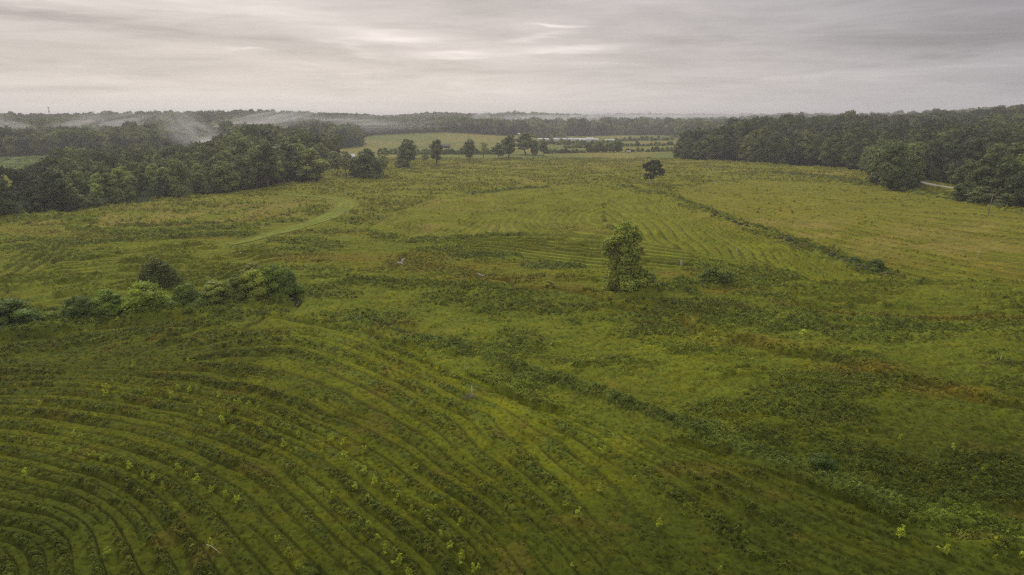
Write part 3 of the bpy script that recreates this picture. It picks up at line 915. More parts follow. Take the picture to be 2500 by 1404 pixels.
def limbs(h, crown_base, spread, n, seed, r0, lean=0.0):
    r = np.random.default_rng(seed)
    parts = []
    top = np.array([lean * h * .1, 0, h * .72])
    P = [np.array([0, 0, -0.3]), np.array([0, 0, h * .06]), np.array([r.normal() * .02 * h, r.normal() * .02 * h, crown_base]), (np.array([0, 0, crown_base]) + top) / 2 + r.normal(size=3) * .02 * h, top]
    parts.append(tube(P, [r0 * 1.5, r0 * 1.05, r0 * .85, r0 * .5, r0 * .15], 8))
    for k in range(n):
        a = 2 * math.pi * (k + r.random() * .6) / n
        z0 = crown_base * (.8 + .2 * r.random()) + (h * .5 - crown_base * .8) * k / n
        e = np.array([math.cos(a) * spread * (.55 + .3 * r.random()), math.sin(a) * spread * (.55 + .3 * r.random()), min(h * .85, z0 + h * (.12 + .22 * r.random()))])
        s = np.array([0, 0, z0]); m = (s + e) / 2 + np.array([0, 0, -0.03 * h])
        parts.append(tube([s, m, e], [r0 * .42, r0 * .28, r0 * .07], 5))
    return join(parts)


def make_tree(name, seed, h, spread, crown_base, nl, leaf, lobes=None, nlobes=14, r0=None, shape='round', trunk_mat=None, core=.78, nlimb=6):
    """-> (crown mesh object data, trunk mesh data), unlinked prototypes of unit kind, base at the origin"""
    r = np.random.default_rng(seed)
    r0 = r0 or h * .018
    if lobes is None:
        lobes = []
        ch = h - crown_base
        for k in range(nlobes):
            u = (k + .5) / nlobes
            if shape == 'round': prof = math.sin(math.pi * min(1, .18 + u * .78)) ** .7
            elif shape == 'tall': prof = math.sin(math.pi * min(1, .12 + u * .8)) ** .6 * .75
            elif shape == 'bush': prof = math.cos(u * math.pi / 2) ** .5
            else: prof = 1 - u * .8
            a = k * 2.39996 + r.random()
            R_ = spread * prof * (.30 + .42 * r.random() ** .6)
            rr = spread * (.30 + .20 * r.random()) * (.65 + .45 * prof)
            lobes.append((R_ * math.cos(a), R_ * math.sin(a), crown_base + ch * (u * .86 + .04), rr, rr, rr * (.72 if shape != 'tall' else .95)))
    V, T, C = leaves_on(lobes, nl, leaf, seed + 1, core=core)
    crown = mesh_obj(name + "_crown", V, T, [M_LEAF], attrs={'leaf': C}, link=False)
    tv, tf = limbs(h, crown_base, spread, nlimb, seed + 2, r0)
    trunk = mesh_obj(name + "_trunk", tv, tf, [trunk_mat or M_BARK], smooth=True, link=False)
    return crown.data, trunk.data


def plant(kind, data, x, y, z, scale, rz, color, label, cat, group=None, crown_name="crown", stem_name="trunk", with_trunk=True, stretch=1.0):
    root = empty(kind, (x, y, z), rz, (scale, scale, scale * stretch))
    tag(root, label, cat, group)
    c = bpy.data.objects.new(crown_name, data[0]); col.objects.link(c); c.parent = root; c.color = (*[min(.9, v * LEAFGAIN) for v in color], 1)
    if with_trunk:
        t = bpy.data.objects.new(stem_name, data[1]); col.objects.link(t); t.parent = root
    return root


LEAFGAIN = 1.9
TREES = []
for k in range(9):
    hh = [20, 22, 18, 21, 19, 23, 17, 20, 22][k]
    TREES.append((hh, make_tree("tree_%d" % k, 100 + k * 7, hh, hh * [.30, .27, .33, .29, .31, .25, .36, .30, .28][k], hh * .22, 2600, 0.50, nlobes=[15, 14, 16, 13, 17, 14, 15, 18, 13][k], shape='tall' if k in (1, 5) else 'round', core=.80)))
EDGE = []   # edge trees clothed to the ground
for k in range(5):
    hh = [15, 17, 13, 16, 14][k]
    EDGE.append((hh, make_tree("edge_%d" % k, 300 + k * 7, hh, hh * .36, hh * .05, 3000, 0.42, nlobes=19, shape='bush' if k % 2 else 'round', core=.80)))
BUSHES = []
for k in range(6):
    hh = 4.0
    BUSHES.append((hh, make_tree("bush_%d" % k, 500 + k * 5, hh, 2.3, 0.25, 4200, 0.095, nlobes=19, shape='bush', core=.72, r0=.06)))
LOW = []    # coarse crowns for the far woods
for k in range(5):
    r_ = np.random.default_rng(900 + k)
    lob = [(r_.normal() * 1.6, r_.normal() * 1.6, 11 + r_.normal() * 2.6, 3.2 + r_.random(), 3.2 + r_.random(), 3.2) for _ in range(7)] + [(0, 0, 7, 4.2, 4.2, 6)]
    V, T, C = leaves_on(lob, 420, 0.95, 910 + k, core=.82)
    LOW.append(mesh_obj("far_crown_%d" % k, V, T, [M_FOREST], attrs={'leaf': C}, link=False))

# ------------------------------------------------------------------ woods
ORD = lambda n: "%d%s" % (n, "th" if 10 <= n % 100 <= 20 else {1: "st", 2: "nd", 3: "rd"}.get(n % 10, "th"))


def scatter(P, spacing, seed):
    r = np.random.default_rng(seed)
    lo, hi = P.min(0), P.max(0)
    xs = np.arange(lo[0], hi[0], spacing); ys = np.arange(lo[1], hi[1], spacing)
    X, Y = np.meshgrid(xs, ys)
    X = X + (r.random(X.shape) - .5) * spacing * .8 + (np.arange(len(ys))[:, None] % 2) * spacing * .5
    Y = Y + (r.random(Y.shape) - .5) * spacing * .8
    X, Y = X.ravel(), Y.ravel()
    m = inside(P, X, Y) & (np.abs(X) < Y * 0.98)
    return X[m], Y[m]


GREENS = [((0.080, 0.100, 0.028), "dark green"), ((0.108, 0.130, 0.034), "mid green"), ((0.140, 0.158, 0.042), "olive green"), ((0.165, 0.205, 0.042), "light green"), ((0.056, 0.073, 0.026), "blackish green")]
forest_pts = []   # x, y, z, scale, tint for the wood seen as one mass


def column(x, y): return x / (y * 1.030) * F + 1250


def wood(P, spacing, seed, name, hfun, n_max, edge, front_low=True):
    X, Y = scatter(P, spacing, seed)
    p = column(X, Y)
    de, _ = dist_poly(edge, X, Y)
    r = np.random.default_rng(seed + 1)
    inview = (p > -60) & (p < 2560)
    order = np.argsort(np.where(inview, de * 1.0 + (Y - Y.min()) * .12, 1e6))
    rows = {}
    for rank, k in enumerate(order):
        z = float(ground_z(X[k], Y[k])[0])
        tall = hfun(p[k], Y[k], de[k]) * (0.74 + .46 * r.random())
        gi = r.choice(5, p=[.30, .30, .18, .08, .14])
        if name == 'left': gi = r.choice(5, p=[.22, .30, .24, .16, .08])
        if name == 'left' and p[k] < 170: gi = r.choice([0, 4, 4])
        base = np.array(GREENS[gi][0]) * (.9 + .2 * r.random()) * (.72 if name == 'right' else (.74 if p[k] < 200 else .98))
        if rank < n_max and inview[k]:
            front = de[k] < spacing * .95
            src = EDGE if front and r.random() < .75 else TREES
            hh, data = src[r.integers(len(src))]
            s = tall / hh
            band = 0 if front else 1 + int((de[k] - spacing * .95) // (spacing * 1.3))
            rows.setdefault(band, []).append((p[k], X[k], Y[k], z, s, data, base, GREENS[gi][1], tall, r.random() * 6.28))
        else:
            forest_pts.append((X[k], Y[k], z, tall / 16.5, base * .95))
    words_ = ["front", "second", "third", "fourth", "fifth", "sixth", "seventh", "eighth", "ninth", "tenth", "eleventh", "twelfth", "thirteenth"]
    for band, items in sorted(rows.items()):
        items.sort(key=lambda t: t[0])
        for n, (pp, x, y, z, s, data, base, gname, tall, rz) in enumerate(items):
            size = "tall" if tall > 19 else ("low" if tall < 12 else "rounded")
            lab = "%s %s tree, %s from left in %s row of %s wood" % (size, gname, ORD(n + 1), words_[min(band, 12)], name)
            plant("broadleaf_tree", data, x, y, z, s, rz, base, lab, "tree", "trees of the %s wood" % name)


def h_left(p, Y, de):
    h = np.interp(p, [-100, 0, 60, 100, 130, 200, 480, 560, 610, 700, 800, 860], [11, 11, 8.5, 12, 12, 12, 12.5, 15, 21, 22, 19, 14])
    if de < 10: h *= .72 if p < 560 else .85
    return h


def h_right(p, Y, de):
    h = np.interp(p, [1640, 1700, 1800, 2500], [16, 19, 21, 21])
    if 2225 < p < 2362 and Y < 420: h = min(h, 9 + de * .5)
    return h


EDGE_L = poly_at([(-300, 585), (0, 545), (60, 532), (170, 516), (250, 506), (330, 498), (420, 486), (500, 476), (600, 466), (655, 456), (700, 447), (735, 444), (775, 420)])
EDGE_R = WOOD_RIGHT[:17]
wood(WOOD_LEFT, 9.0, 5, "left", h_left, 135, EDGE_L)
wood(WOOD_RIGHT, 10.2, 6, "right", h_right, 125, EDGE_R)
for k, P in enumerate(WOODS_FAR):
    X, Y = scatter(P, 11.0 if k == 0 else 24.0, 60 + k)
    m = np.abs(column(X, Y) - 1250) < 1500
    for g in GAPS: m &= ~inside(g, X, Y)
    X, Y = X[m], Y[m]
    z = ground_z(X, Y)
    sc = (1.0 if k == 0 else 1.7)
    tt = rng.random(len(X))
    for x, y, zz, t in zip(X, Y, z, tt):
        g = np.array(GREENS[int(t * 4.99)][0])
        forest_pts.append((x, y, zz - (0 if k == 0 else 6), sc * (.85 + .35 * ((t * 37) % 1)), g * (.85 + .3 * ((t * 91) % 1))))


# ------------------------------------------------------------------ scattering with geometry nodes
def scatter_group(name, objs):
    c = bpy.data.collections.new(name + "_sources")
    for o in objs: c.objects.link(o)
    g = bpy.data.node_groups.new(name, 'GeometryNodeTree')
    g.interface.new_socket("Geometry", in_out='INPUT', socket_type='NodeSocketGeometry')
    g.interface.new_socket("Geometry", in_out='OUTPUT', socket_type='NodeSocketGeometry')
    N, L = g.nodes.new, g.links.new
    gi, go = N("NodeGroupInput"), N("NodeGroupOutput")
    ci = N("GeometryNodeCollectionInfo"); ci.inputs["Collection"].default_value = c
    ci.inputs["Separate Children"].default_value = True; ci.inputs["Reset Children"].default_value = True
    ip = N("GeometryNodeInstanceOnPoints"); ip.inputs["Pick Instance"].default_value = True

    def na(n, t):
        x = N("GeometryNodeInputNamedAttribute"); x.data_type = t; x.inputs["Name"].default_value = n
        return x.outputs["Attribute"]
    L(gi.outputs[0], ip.inputs["Points"]); L(ci.outputs[0], ip.inputs["Instance"])
    L(na("pick", 'INT'), ip.inputs["Instance Index"]); L(na("turn", 'FLOAT_VECTOR'), ip.inputs["Rotation"]); L(na("size", 'FLOAT_VECTOR'), ip.inputs["Scale"])
    L(ip.outputs[0], go.inputs[0])
    return g


def scatter_obj(name, P, size, turn, pick, tint, objs, label):
    me = bpy.data.meshes.new(name)
    n = len(P)
    me.vertices.add(n); me.vertices.foreach_set("co", np.asarray(P, np.float32).ravel())
    a = me.attributes.new("size", 'FLOAT_VECTOR', 'POINT'); a.data.foreach_set("vector", np.asarray(size, np.float32).ravel())
    a = me.attributes.new("turn", 'FLOAT_VECTOR', 'POINT'); a.data.foreach_set("vector", np.asarray(turn, np.float32).ravel())
    a = me.attributes.new("pick", 'INT', 'POINT'); a.data.foreach_set("value", np.asarray(pick, np.int32))
    a = me.attributes.new("tint", 'FLOAT_COLOR', 'POINT'); b_ = np.ones((n, 4), np.float32); b_[:, :3] = tint; a.data.foreach_set("color", b_.ravel())
    me.update()
    o = bpy.data.objects.new(name, me); col.objects.link(o)
    m = o.modifiers.new("scatter", 'NODES'); m.node_group = scatter_group(name, objs)
    tag(o, label, kind="stuff")
    return o


fp = forest_pts
FX = np.array([[a[0], a[1], a[2]] for a in fp]); FS = np.array([a[3] for a in fp]); FT = np.array([a[4] for a in fp])
print("forest points", len(fp))
r1 = np.random.default_rng(3)
scatter_obj("forest", FX, np.stack([FS * (.9 + .3 * r1.random(len(fp))), FS, FS * (.85 + .35 * r1.random(len(fp)))], 1),
            np.stack([np.zeros(len(fp)), np.zeros(len(fp)), r1.random(len(fp)) * 6.28], 1), r1.integers(0, 5, len(fp)), FT, LOW,
            "dense broadleaf forest covering the hills around the valley")


# meadow growth: tufts of leaves and stems
def tuft(name, seed, n, kind):
    r = np.random.default_rng(seed)
    V, T = [], []
    for k in range(n):
        a = r.random() * 6.28
        if kind == 'grass':
            R0 = .30 * r.random() ** .5; lean = .15 + .55 * r.random(); hh = .55 + .5 * r.random(); w = .035
            b0 = np.array([R0 * math.cos(a), R0 * math.sin(a), 0]); a2 = a + r.normal() * .7
            tip = b0 + np.array([lean * hh * math.cos(a2), lean * hh * math.sin(a2), hh * math.sqrt(max(.1, 1 - lean * lean * .8))])
            s = np.array([-math.sin(a2), math.cos(a2), 0]) * w
            mid = (b0 + tip) / 2 + np.array([0, 0, .08]); o = len(V)
            V += [b0 - s, b0 + s, mid + s, mid - s, tip]; T += [(o, o + 1, o + 2), (o, o + 2, o + 3), (o + 3, o + 2, o + 4)]
        else:
            el = r.random() ** .7 * 1.5
            rr = .42 * (0.75 + .35 * r.random())
            c = np.array([rr * math.cos(a) * math.cos(el), rr * math.sin(a) * math.cos(el), .08 + .62 * math.sin(el) * (.7 + .4 * r.random())])
            nrm = np.array([math.cos(a) * math.cos(el), math.sin(a) * math.cos(el), math.sin(el) + .4]) + r.normal(size=3) * .45
            nrm /= np.linalg.norm(nrm)
            u = np.cross(nrm, r.normal(size=3)); u /= np.linalg.norm(u); v_ = np.cross(nrm, u)
            s = .10 + .08 * r.random(); o = len(V)
            V += [c + u * s, c + v_ * s * .55, c - u * s, c - v_ * s * .55]; T += [(o, o + 1, o + 2), (o, o + 2, o + 3)]
    return mesh_obj(name, np.array(V), [tuple(t) for t in T], [M_CLUMP], link=False)


TUFTS = [tuft("grass_a", 1, 26, 'grass'), tuft("grass_b", 2, 22, 'grass'), tuft("weed_a", 3, 34, 'weed'), tuft("weed_b", 4, 30, 'weed'), tuft("weed_c", 5, 38, 'weed')]


def meadow(name, y0, y1, density, s0, s1, seed, label, thr=0.12):
    r = np.random.default_rng(seed)
    area = (y1 * y1 - y0 * y0) * 1.0
    n = int(area * density)
    Y = np.sqrt(y0 * y0 + (y1 * y1 - y0 * y0) * r.random(n)); X = (r.random(n) * 2 - 1) * Y * 1.0
    h, c, sh, rm = field(X, Y)
    keep = (r.random(n) < np.maximum(sh, (.33 if y0 < 100 else .10) * (h > .03))) & (h > -0.1)
    d, _ = dist_poly(PATH, X, Y); keep &= (d > 4.4) | (r.random(n) < .0)
    for P in (WOOD_LEFT, WOOD_RIGHT): keep &= ~inside(P, X, Y)
    X, Y, h, c, sh = X[keep], Y[keep], h[keep], c[keep], sh[keep]
    n = len(X)
    s = (s0 + (s1 - s0) * r.random(n)) * (0.42 + .80 * sh)
    z = terrain(X, Y) + np.maximum(h * 0.55 - .03, h - .30 * s)
    size = np.stack([s, s, s * (0.6 + .6 * r.random(n)) * (0.75 + .35 * sh)], 1)
    turn = np.stack([r.normal(size=n) * .18, r.normal(size=n) * .18, r.random(n) * 6.28], 1)
    pick = np.where(r.random(n) < np.where(sh > .5, .25, .75), r.integers(0, 2, n), r.integers(2, 5, n))
    tint = c * (0.60 + .85 * r.random(n))[:, None] * (1.75 if y0 > 100 else 1.9)
    # a few straw coloured and yellow heads
    st = r.random(n) < .03
    tint[st] = tint[st] * np.array([1.7, 1.45, 1.2])
    print(name, n)
    return scatter_obj(name, np.stack([X, Y, z], 1), size, turn, pick, tint, TUFTS, label)


meadow("near_grass", 42, 105, 11.0, 0.30, 0.58, 1, "weeds and grass tufts of the near rows")
meadow("middle_grass", 105, 230, 3.4, 0.42, 0.85, 2, "weeds and grass tufts of the middle meadow")
meadow("distant_grass", 230, 620, 0.55, 0.7, 1.5, 3, "weeds and grass tufts of the far meadow")

# ------------------------------------------------------------------ single trees and shrubs
def z0(x, y): return float(ground_z(x, y)[0])


def height_of(ybase, ytop):
    a = (ybase - 702) / F; D = H * (CP - a * SP) / (a * CP + SP)
    b = (ytop - 702) / F
    return H - D * (b * CP + SP) / (CP - b * SP)


def mpp(ybase):
    """metres per photo pixel at the distance where the ground shows at row ybase"""
    a = (ybase - 702) / F
    return H / (a * CP + SP) / F


def lobed(name, bx, by, lobes, nl, leaf, seed, core, r0, trunk_mat=M_BARK, nlimb=7, cb=None, depth=0.9):
    """crown built from lobes measured off the photograph: (column, row, radius) about a base at (bx, by)"""
    k = mpp(by); r = np.random.default_rng(seed)
    L3 = []
    for (px, py, rad) in lobes:
        rad = rad * (1.14 if name in ('sycamore', 'willow_bush') else 1.0)
        hh = max(height_of(by, py), rad * k * .55)
        L3.append(((px - bx) * k, r.uniform(-.5, .5) * rad * k * 1.6, hh, rad * k, rad * k * depth, rad * k * .86))
    V, T, C = leaves_on(L3, nl, leaf, seed, core=core, keep_inside=.3)
    crown = mesh_obj(name + "_crown", V, T, [M_LEAF], attrs={'leaf': C}, link=False)
    top = max(l[2] for l in L3); wid = max(abs(l[0]) for l in L3)
    # limbs run from the stem to the middles of the lobes
    parts = [tube([(0, 0, -.3), (0, 0, top * .25), (r.normal() * .02 * top, 0, top * .55), (0, 0, top * .93)], [r0 * 1.3, r0, r0 * .6, r0 * .15], 8)]
    for l in L3:
        zs = max(.1 * top if cb is None else cb, l[2] * .62)
        parts.append(tube([(0, 0, zs), (l[0] * .5, l[1] * .5, (zs + l[2]) / 2 - .02 * top), (l[0], l[1], l[2] + l[5] * .3)], [r0 * .36, r0 * .22, r0 * .05], 5))
    tv, tf = join(parts)
    trunk = mesh_obj(name + "_trunk", tv, tf, [trunk_mat], smooth=True, link=False)
    return crown.data, trunk.data


def put(kind, data, px, py, color, label, cat, group=None, **kw):
    x, y = [float(v) for v in at(px, py)]
    return plant(kind, data, x, y, z0(x, y), 1.0, 0.0, color, label, cat, group, **kw)


syc = lobed("sycamore", 1530, 712, [
    (1522, 556, 12), (1508, 566, 13), (1538, 563, 13), (1500, 582, 14), (1524, 580, 17), (1548, 584, 13), (1483, 596, 12), (1475, 604, 9), (1496, 606, 14), (1522, 604, 17), (1546, 610, 14),
    (1480, 622, 10), (1500, 626, 14), (1526, 632, 15), (1548, 634, 12), (1497, 646, 13), (1520, 655, 16), (1545, 656, 14), (1498, 668, 14), (1525, 676, 18), (1556, 668, 13), (1570, 664, 10),
    (1500, 688, 15), (1530, 693, 18), (1560, 686, 16), (1580, 684, 12), (1490, 700, 12), (1515, 704, 13), (1552, 703, 14), (1582, 699, 12), (1597, 697, 10), (1588, 675, 9), (1604, 704, 6), (1484, 706, 8), (1474, 709, 6)], 24000, 0.25, 21, 0.42, .26, M_PALEBARK, cb=2.2)
put("sycamore_tree", syc, 1530, 712, (0.185, 0.215, 0.036), "tall solitary sycamore, pale stem and foliage down to the ground, in the middle meadow", "tree")
oak = lobed("oak", 1589, 455, [
    (1590, 396, 6), (1600, 397, 7), (1582, 401, 7), (1608, 405, 6), (1574, 408, 6), (1592, 407, 8), (1603, 412, 7), (1614, 417, 6), (1619, 421, 4), (1608, 421, 5), (1582, 415, 7), (1594, 418, 6),
    (1577, 427, 5), (1585, 428, 6), (1598, 425, 6), (1571, 403, 5), (1576, 434, 4.5), (1590, 433, 5), (1612, 426, 5)], 8500, 0.32, 31, 0.3, .42, M_PALEBARK, cb=4.5)
put("lone_tree", oak, 1589, 455, (0.064, 0.072, 0.027), "lone dark umbrella-shaped tree with bare grey stem on the far meadow", "tree")
wil = lobed("willow_bush", 1748, 700, [
    (1745, 665, 11), (1728, 668, 10), (1760, 668, 11), (1712, 676, 8), (1776, 670, 8), (1790, 672, 6), (1740, 682, 13), (1760, 684, 12), (1724, 688, 9), (1778, 684, 8), (1708, 692, 6), (1748, 694, 10), (1735, 660, 6)], 6500, 0.17, 41, .35, .16)
put("spreading_bush", wil, 1748, 700, (0.115, 0.145, 0.028), "broad spreading green bush to the right of the tall sycamore", "bush")
big = lobed("big_bush", 395, 706, [
    (380, 634, 8), (392, 640, 13), (372, 650, 14), (408, 652, 14), (390, 662, 18), (362, 668, 13), (420, 668, 14), (436, 680, 11), (350, 682, 11), (378, 684, 18), (408, 686, 18), (432, 692, 12), (358, 696, 11), (390, 700, 15)], 9500, 0.19, 51, .5, .2)
put("round_bush", big, 395, 706, (0.098, 0.118, 0.028), "large dark rounded bush standing alone above the row of streamside shrubs", "bush")

ROWSHRUBS = [  # column, base row, width, height (px), tint, words
    (28, 818, 120, 68, (0.052, 0.068, .018), "very dark bushy shrub at the photo's left edge, start of the streamside row"),
    (128, 800, 44, 30, (.085, .095, .026), "small brownish shrub between the dark end shrub and the streamside row"),
    (195, 795, 70, 58, (.052, .068, .020), "dark green shrub in the streamside row, left of the two rounded light ones"),
    (272, 785, 84, 64, (.085, .105, .024), "rounded mid-green shrub in the streamside row, left of its yellow-green neighbour"),
    (362, 783, 104, 76, (.125, .140, .024), "wide yellow-green shrub, brightest of the streamside row"),
    (462, 765, 68, 60, (.068, .084, .022), "dark narrow shrub in the middle of the streamside row"),
    (420, 776, 50, 34, (.080, .096, .022), "low shrub squeezed between the yellow-green and the dark shrub of the streamside row"),
    (528, 752, 82, 52, (.098, .104, .028), "brownish half-bare shrub right of the dark one in the streamside row"),
    (578, 742, 62, 54, (.088, .094, .028), "olive shrub between the brownish shrub and the yellowish clump by the stream"),
    (625, 738, 78, 66, (.120, .125, .026), "yellowish bushy shrub left of the two dark shrubs ending the streamside row"),
    (668, 733, 76, 72, (.082, .100, .024), "tall dark shrub, last but one of the streamside row"),
    (704, 728, 60, 60, (.070, .086, .024), "dark green shrub ending the streamside row beside the open water"),
    (618, 688, 50, 38, (.110, .100, .040), "thin brownish shrub standing behind the streamside row"),
    (578, 690, 28, 18, (.062, .078, .022), "small dark round shrub behind the streamside row"),
    (2003, 1168, 62, 46, (.040, .056, .016), "solitary dark round shrub beside the weed band, lower right meadow"),
    (1960, 824, 20, 17, (.200, .205, .040), "small yellow-green shrub alone in the rough right meadow"),
    (2138, 670, 40, 32, (.058, .072, .022), "largest dark shrub near the lower end of the right hedge"),
    (2082, 652, 34, 22, (.060, .074, .022), "dark shrub of the right hedge, next above its largest one"),
    (1340, 703, 22, 16, (.150, .135, .040), "small yellowish shrub on the russet grass by the rill"),
]
for n, (px, py, w, hh, c, lab) in enumerate(ROWSHRUBS):
    k = mpp(py); H0, data = BUSHES[n % 6]
    x, y = [float(v) for v in at(px, py)]
    y += w * k * .35; x *= 1 + w * k * .35 / y
    root = plant("shrub", data, x, y, z0(x, y) - .1, 1.0, n * 1.3, c, lab, "shrub", stem_name="stem")
    root.scale = (w * k / 3.7, w * k / 3.7, height_of(py, py - hh) / 3.4)
    root.children[0].color = (*[v * g_ for v, g_ in zip(root.children[0].color[:3], (1.32, 1.50, .75))], 1)

# the thin hedge between the green and the tan field
hedge_px = [(1602, 472, 14, 5), (1655, 489, 16, 6), (1668, 494, 15, 7), (1682, 500, 18, 8), (1697, 507, 20, 8), (1712, 512, 17, 7), (1728, 520, 14, 6), (1745, 529, 20, 9), (1760, 534, 16, 7), (1776, 540, 22, 9), (1793, 546, 18, 8), (1806, 551, 18, 8),
            (1822, 556, 18, 8), (1845, 566, 16, 7), (1868, 572, 18, 7), (1888, 580, 20, 8), (1905, 585, 18, 8), (1925, 592, 24, 14), (1942, 598, 18, 10), (1958, 603, 20, 10), (1976, 610, 22, 11), (1992, 614, 20, 9),
            (2012, 620, 18, 8), (2030, 630, 30, 15), (2052, 636, 28, 13), (2066, 644, 26, 13), (2100, 658, 30, 14), (2118, 664, 24, 12), (2160, 676, 30, 12), (2182, 682, 24, 8), (1540, 456, 18, 5), (1520, 454, 16, 5)]
hedge_px.sort()
for n, (px, py, w, hh) in enumerate(hedge_px):
    k = mpp(py); data = BUSHES[(n * 5 + 1) % 6][1]
    x, y = [float(v) for v in at(px, py)]
    c = (0.070, 0.074, 0.028) if n % 3 else (0.100, 0.078, 0.040)
    root = plant("hedge_shrub", data, x, y, z0(x, y) - .05, 1, n * 2.1, c,
                 "%s shrub of the thin diagonal hedge, %s from its far end" % ("dark green" if n % 3 else "brownish", ORD(n + 1)), "shrub", "shrubs of the diagonal hedge", stem_name="stem")
    root.scale = (w * k / 4.4, w * k / 4.4, height_of(py, py - hh) / 3.7)

# trees of the open row beyond the left wood
ROWTREES = [  # column, base, top, width, kind(T tall / R round / E edge), tint, words
    (757, 443, 358, 84, 'E', (.135, .155, .034), "broad round tree with light green top at the right end of the left wood"),
    (700, 442, 345, 70, 'T', (.070, .088, .026), "tall dark tree left of the broad light-topped tree, pale stem showing"),
    (822, 430, 368, 40, 'T', (.082, .098, .034), "slender olive tree over the grassy gap right of the left wood"),
    (846, 433, 366, 34, 'T', (.074, .090, .030), "slim tree with open base, left of the dark two-tree clump"),
    (866, 434, 380, 30, 'E', (.062, .078, .026), "narrow dark tree leaning on the clump right of the left wood"),
    (898, 436, 358, 62, 'E', (.056, .070, .024), "large dark leafy tree, biggest of the clump right of the left wood"),
    (918, 437, 398, 36, 'E', (.060, .074, .024), "low dark tree at the right foot of the clump"),
    (938, 434, 374, 26, 'T', (.110, .125, .042), "thin light green tree just right of the dark clump"),
    (983, 411, 374, 34, 'E', (.080, .096, .032), "low leafy tree forming the left half of the first open-row pair"),
    (1000, 411, 347, 38, 'T', (.078, .092, .030), "tall leafy tree forming the right half of the first open-row pair"),
    (1037, 403, 368, 18, 'T', (.095, .110, .040), "very thin see-through tree between two full trees of the open row"),
    (1065, 405, 347, 30, 'T', (.076, .090, .030), "full upright tree, second big one of the open row"),
    (1147, 396, 346, 28, 'T', (.070, .085, .030), "dark upright tree with thick stem in the gap of the open row"),
    (1181, 391, 352, 18, 'T', (.105, .118, .042), "thin pale tree right of the thick-stemmed one"),
    (1218, 389, 352, 30, 'R', (.085, .100, .034), "rounded tree with forked stem left of a taller tree in the open row"),
    (1242, 386, 336, 34, 'T', (.074, .090, .030), "tallest tree of the close group at the right of the open row"),
    (1283, 378, 329, 44, 'R', (.078, .092, .030), "broad dense round-topped tree near the right end of the open row"),
    (1306, 378, 346, 20, 'E', (.070, .084, .028), "small tree tucked against the broad round-topped one"),
    (1326, 381, 345, 20, 'R', (.072, .086, .028), "small lollipop tree closing the right end of the open row"),
    (655, 458, 340, 60, 'T', (.075, .092, .026), "tall full tree at the corner where the left wood turns back"),
    (548, 470, 388, 60, 'E', (.105, .125, .030), "dome-shaped light green tree on the front of the left wood"),
    (437, 482, 384, 62, 'E', (.100, .120, .030), "big light green dome tree towards the middle of the left wood"),
    (140, 520, 412, 78, 'E', (.050, .062, .022), "very dark broad tree with pointed top at the left end of the wood"),
    (15, 540, 432, 70, 'E', (.050, .064, .022), "dark tree cut by the photo's left edge, in front of the small pasture"),
    (195, 512, 472, 40, 'E', (.105, .120, .036), "low light bush-like tree on the left wood's front foot"),
    (232, 508, 480, 34, 'E', (.098, .115, .036), "second low light bush-like tree on the left wood's front foot"),
    (2175, 464, 342, 80, 'E', (.070, .088, .026), "large full tree projecting from the right wood beside the pale field corner"),
    (2150, 452, 352, 64, 'E', (.080, .100, .030), "green tree left half of the projecting clump at the right wood"),
    (2205, 468, 392, 56, 'E', (.058, .074, .022), "shorter dark tree at the right foot of the projecting clump"),
    (2398, 500, 452, 62, 'E', (.078, .094, .024), "rounded olive tree behind the utility pole"),
    (2352, 492, 440, 50, 'E', (.060, .076, .022), "dark round tree where the gravel road disappears"),
    (2455, 508, 470, 50, 'E', (.072, .088, .026), "low spreading tree right of the utility pole"),
    (87, 411, 400, 22, 'E', (.050, .058, .030), "small dark round tree in the small pasture beyond the left wood"),
    (112, 410, 398, 30, 'E', (.056, .066, .032), "second, wider dark tree in the small pasture beyond the left wood"),
    (1555, 359, 343, 13, 'R', (.060, .072, .032), "single dark tree in the far hedge right of the white sheds"),
]
THIN = []
for k in range(3):
    THIN.append((14, make_tree("thin_%d" % k, 700 + k * 5, 14, 3.2, 4.0, 900, 0.36, nlobes=11, shape='tall', core=0, r0=.16)))
for n, (px, py, pt, w, kd, c, lab) in enumerate(ROWTREES):
    k = mpp(py); x, y = [float(v) for v in at(px, py)]
    hgt = height_of(py, pt)
    if 'thin' in lab or 'slim' in lab or 'slender' in lab: hh, data = THIN[n % 3]; ww = 3.2 * 1.9
    elif kd == 'E': hh, data = EDGE[n % 5]; ww = hh * .36 * 2.35
    elif kd == 'T': hh, data = TREES[1 if n % 2 else 5]; ww = hh * .26 * 2.0
    else: hh, data = TREES[(0, 2, 3, 4)[n % 4]]; ww = hh * .31 * 2.3
    root = plant("broadleaf_tree" if 'bush' not in lab else "young_tree", data, x, y, z0(x, y) - .1, 1, n * 1.7, c, lab, "tree")
    up = 1.16 if 930 < px < 1340 else 1.0
    root.scale = (w * k / ww * 1.25 * up, w * k / ww * 1.25 * up, hgt / hh * up)
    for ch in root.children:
        if ch.name.startswith('crown') and py < 440 and 700 < px < 1600: ch.color = (*[min(.9, v * 1.4) for v in ch.color[:3]], 1)  # distance haze painted in: crown colour lightened beyond the leaf tint

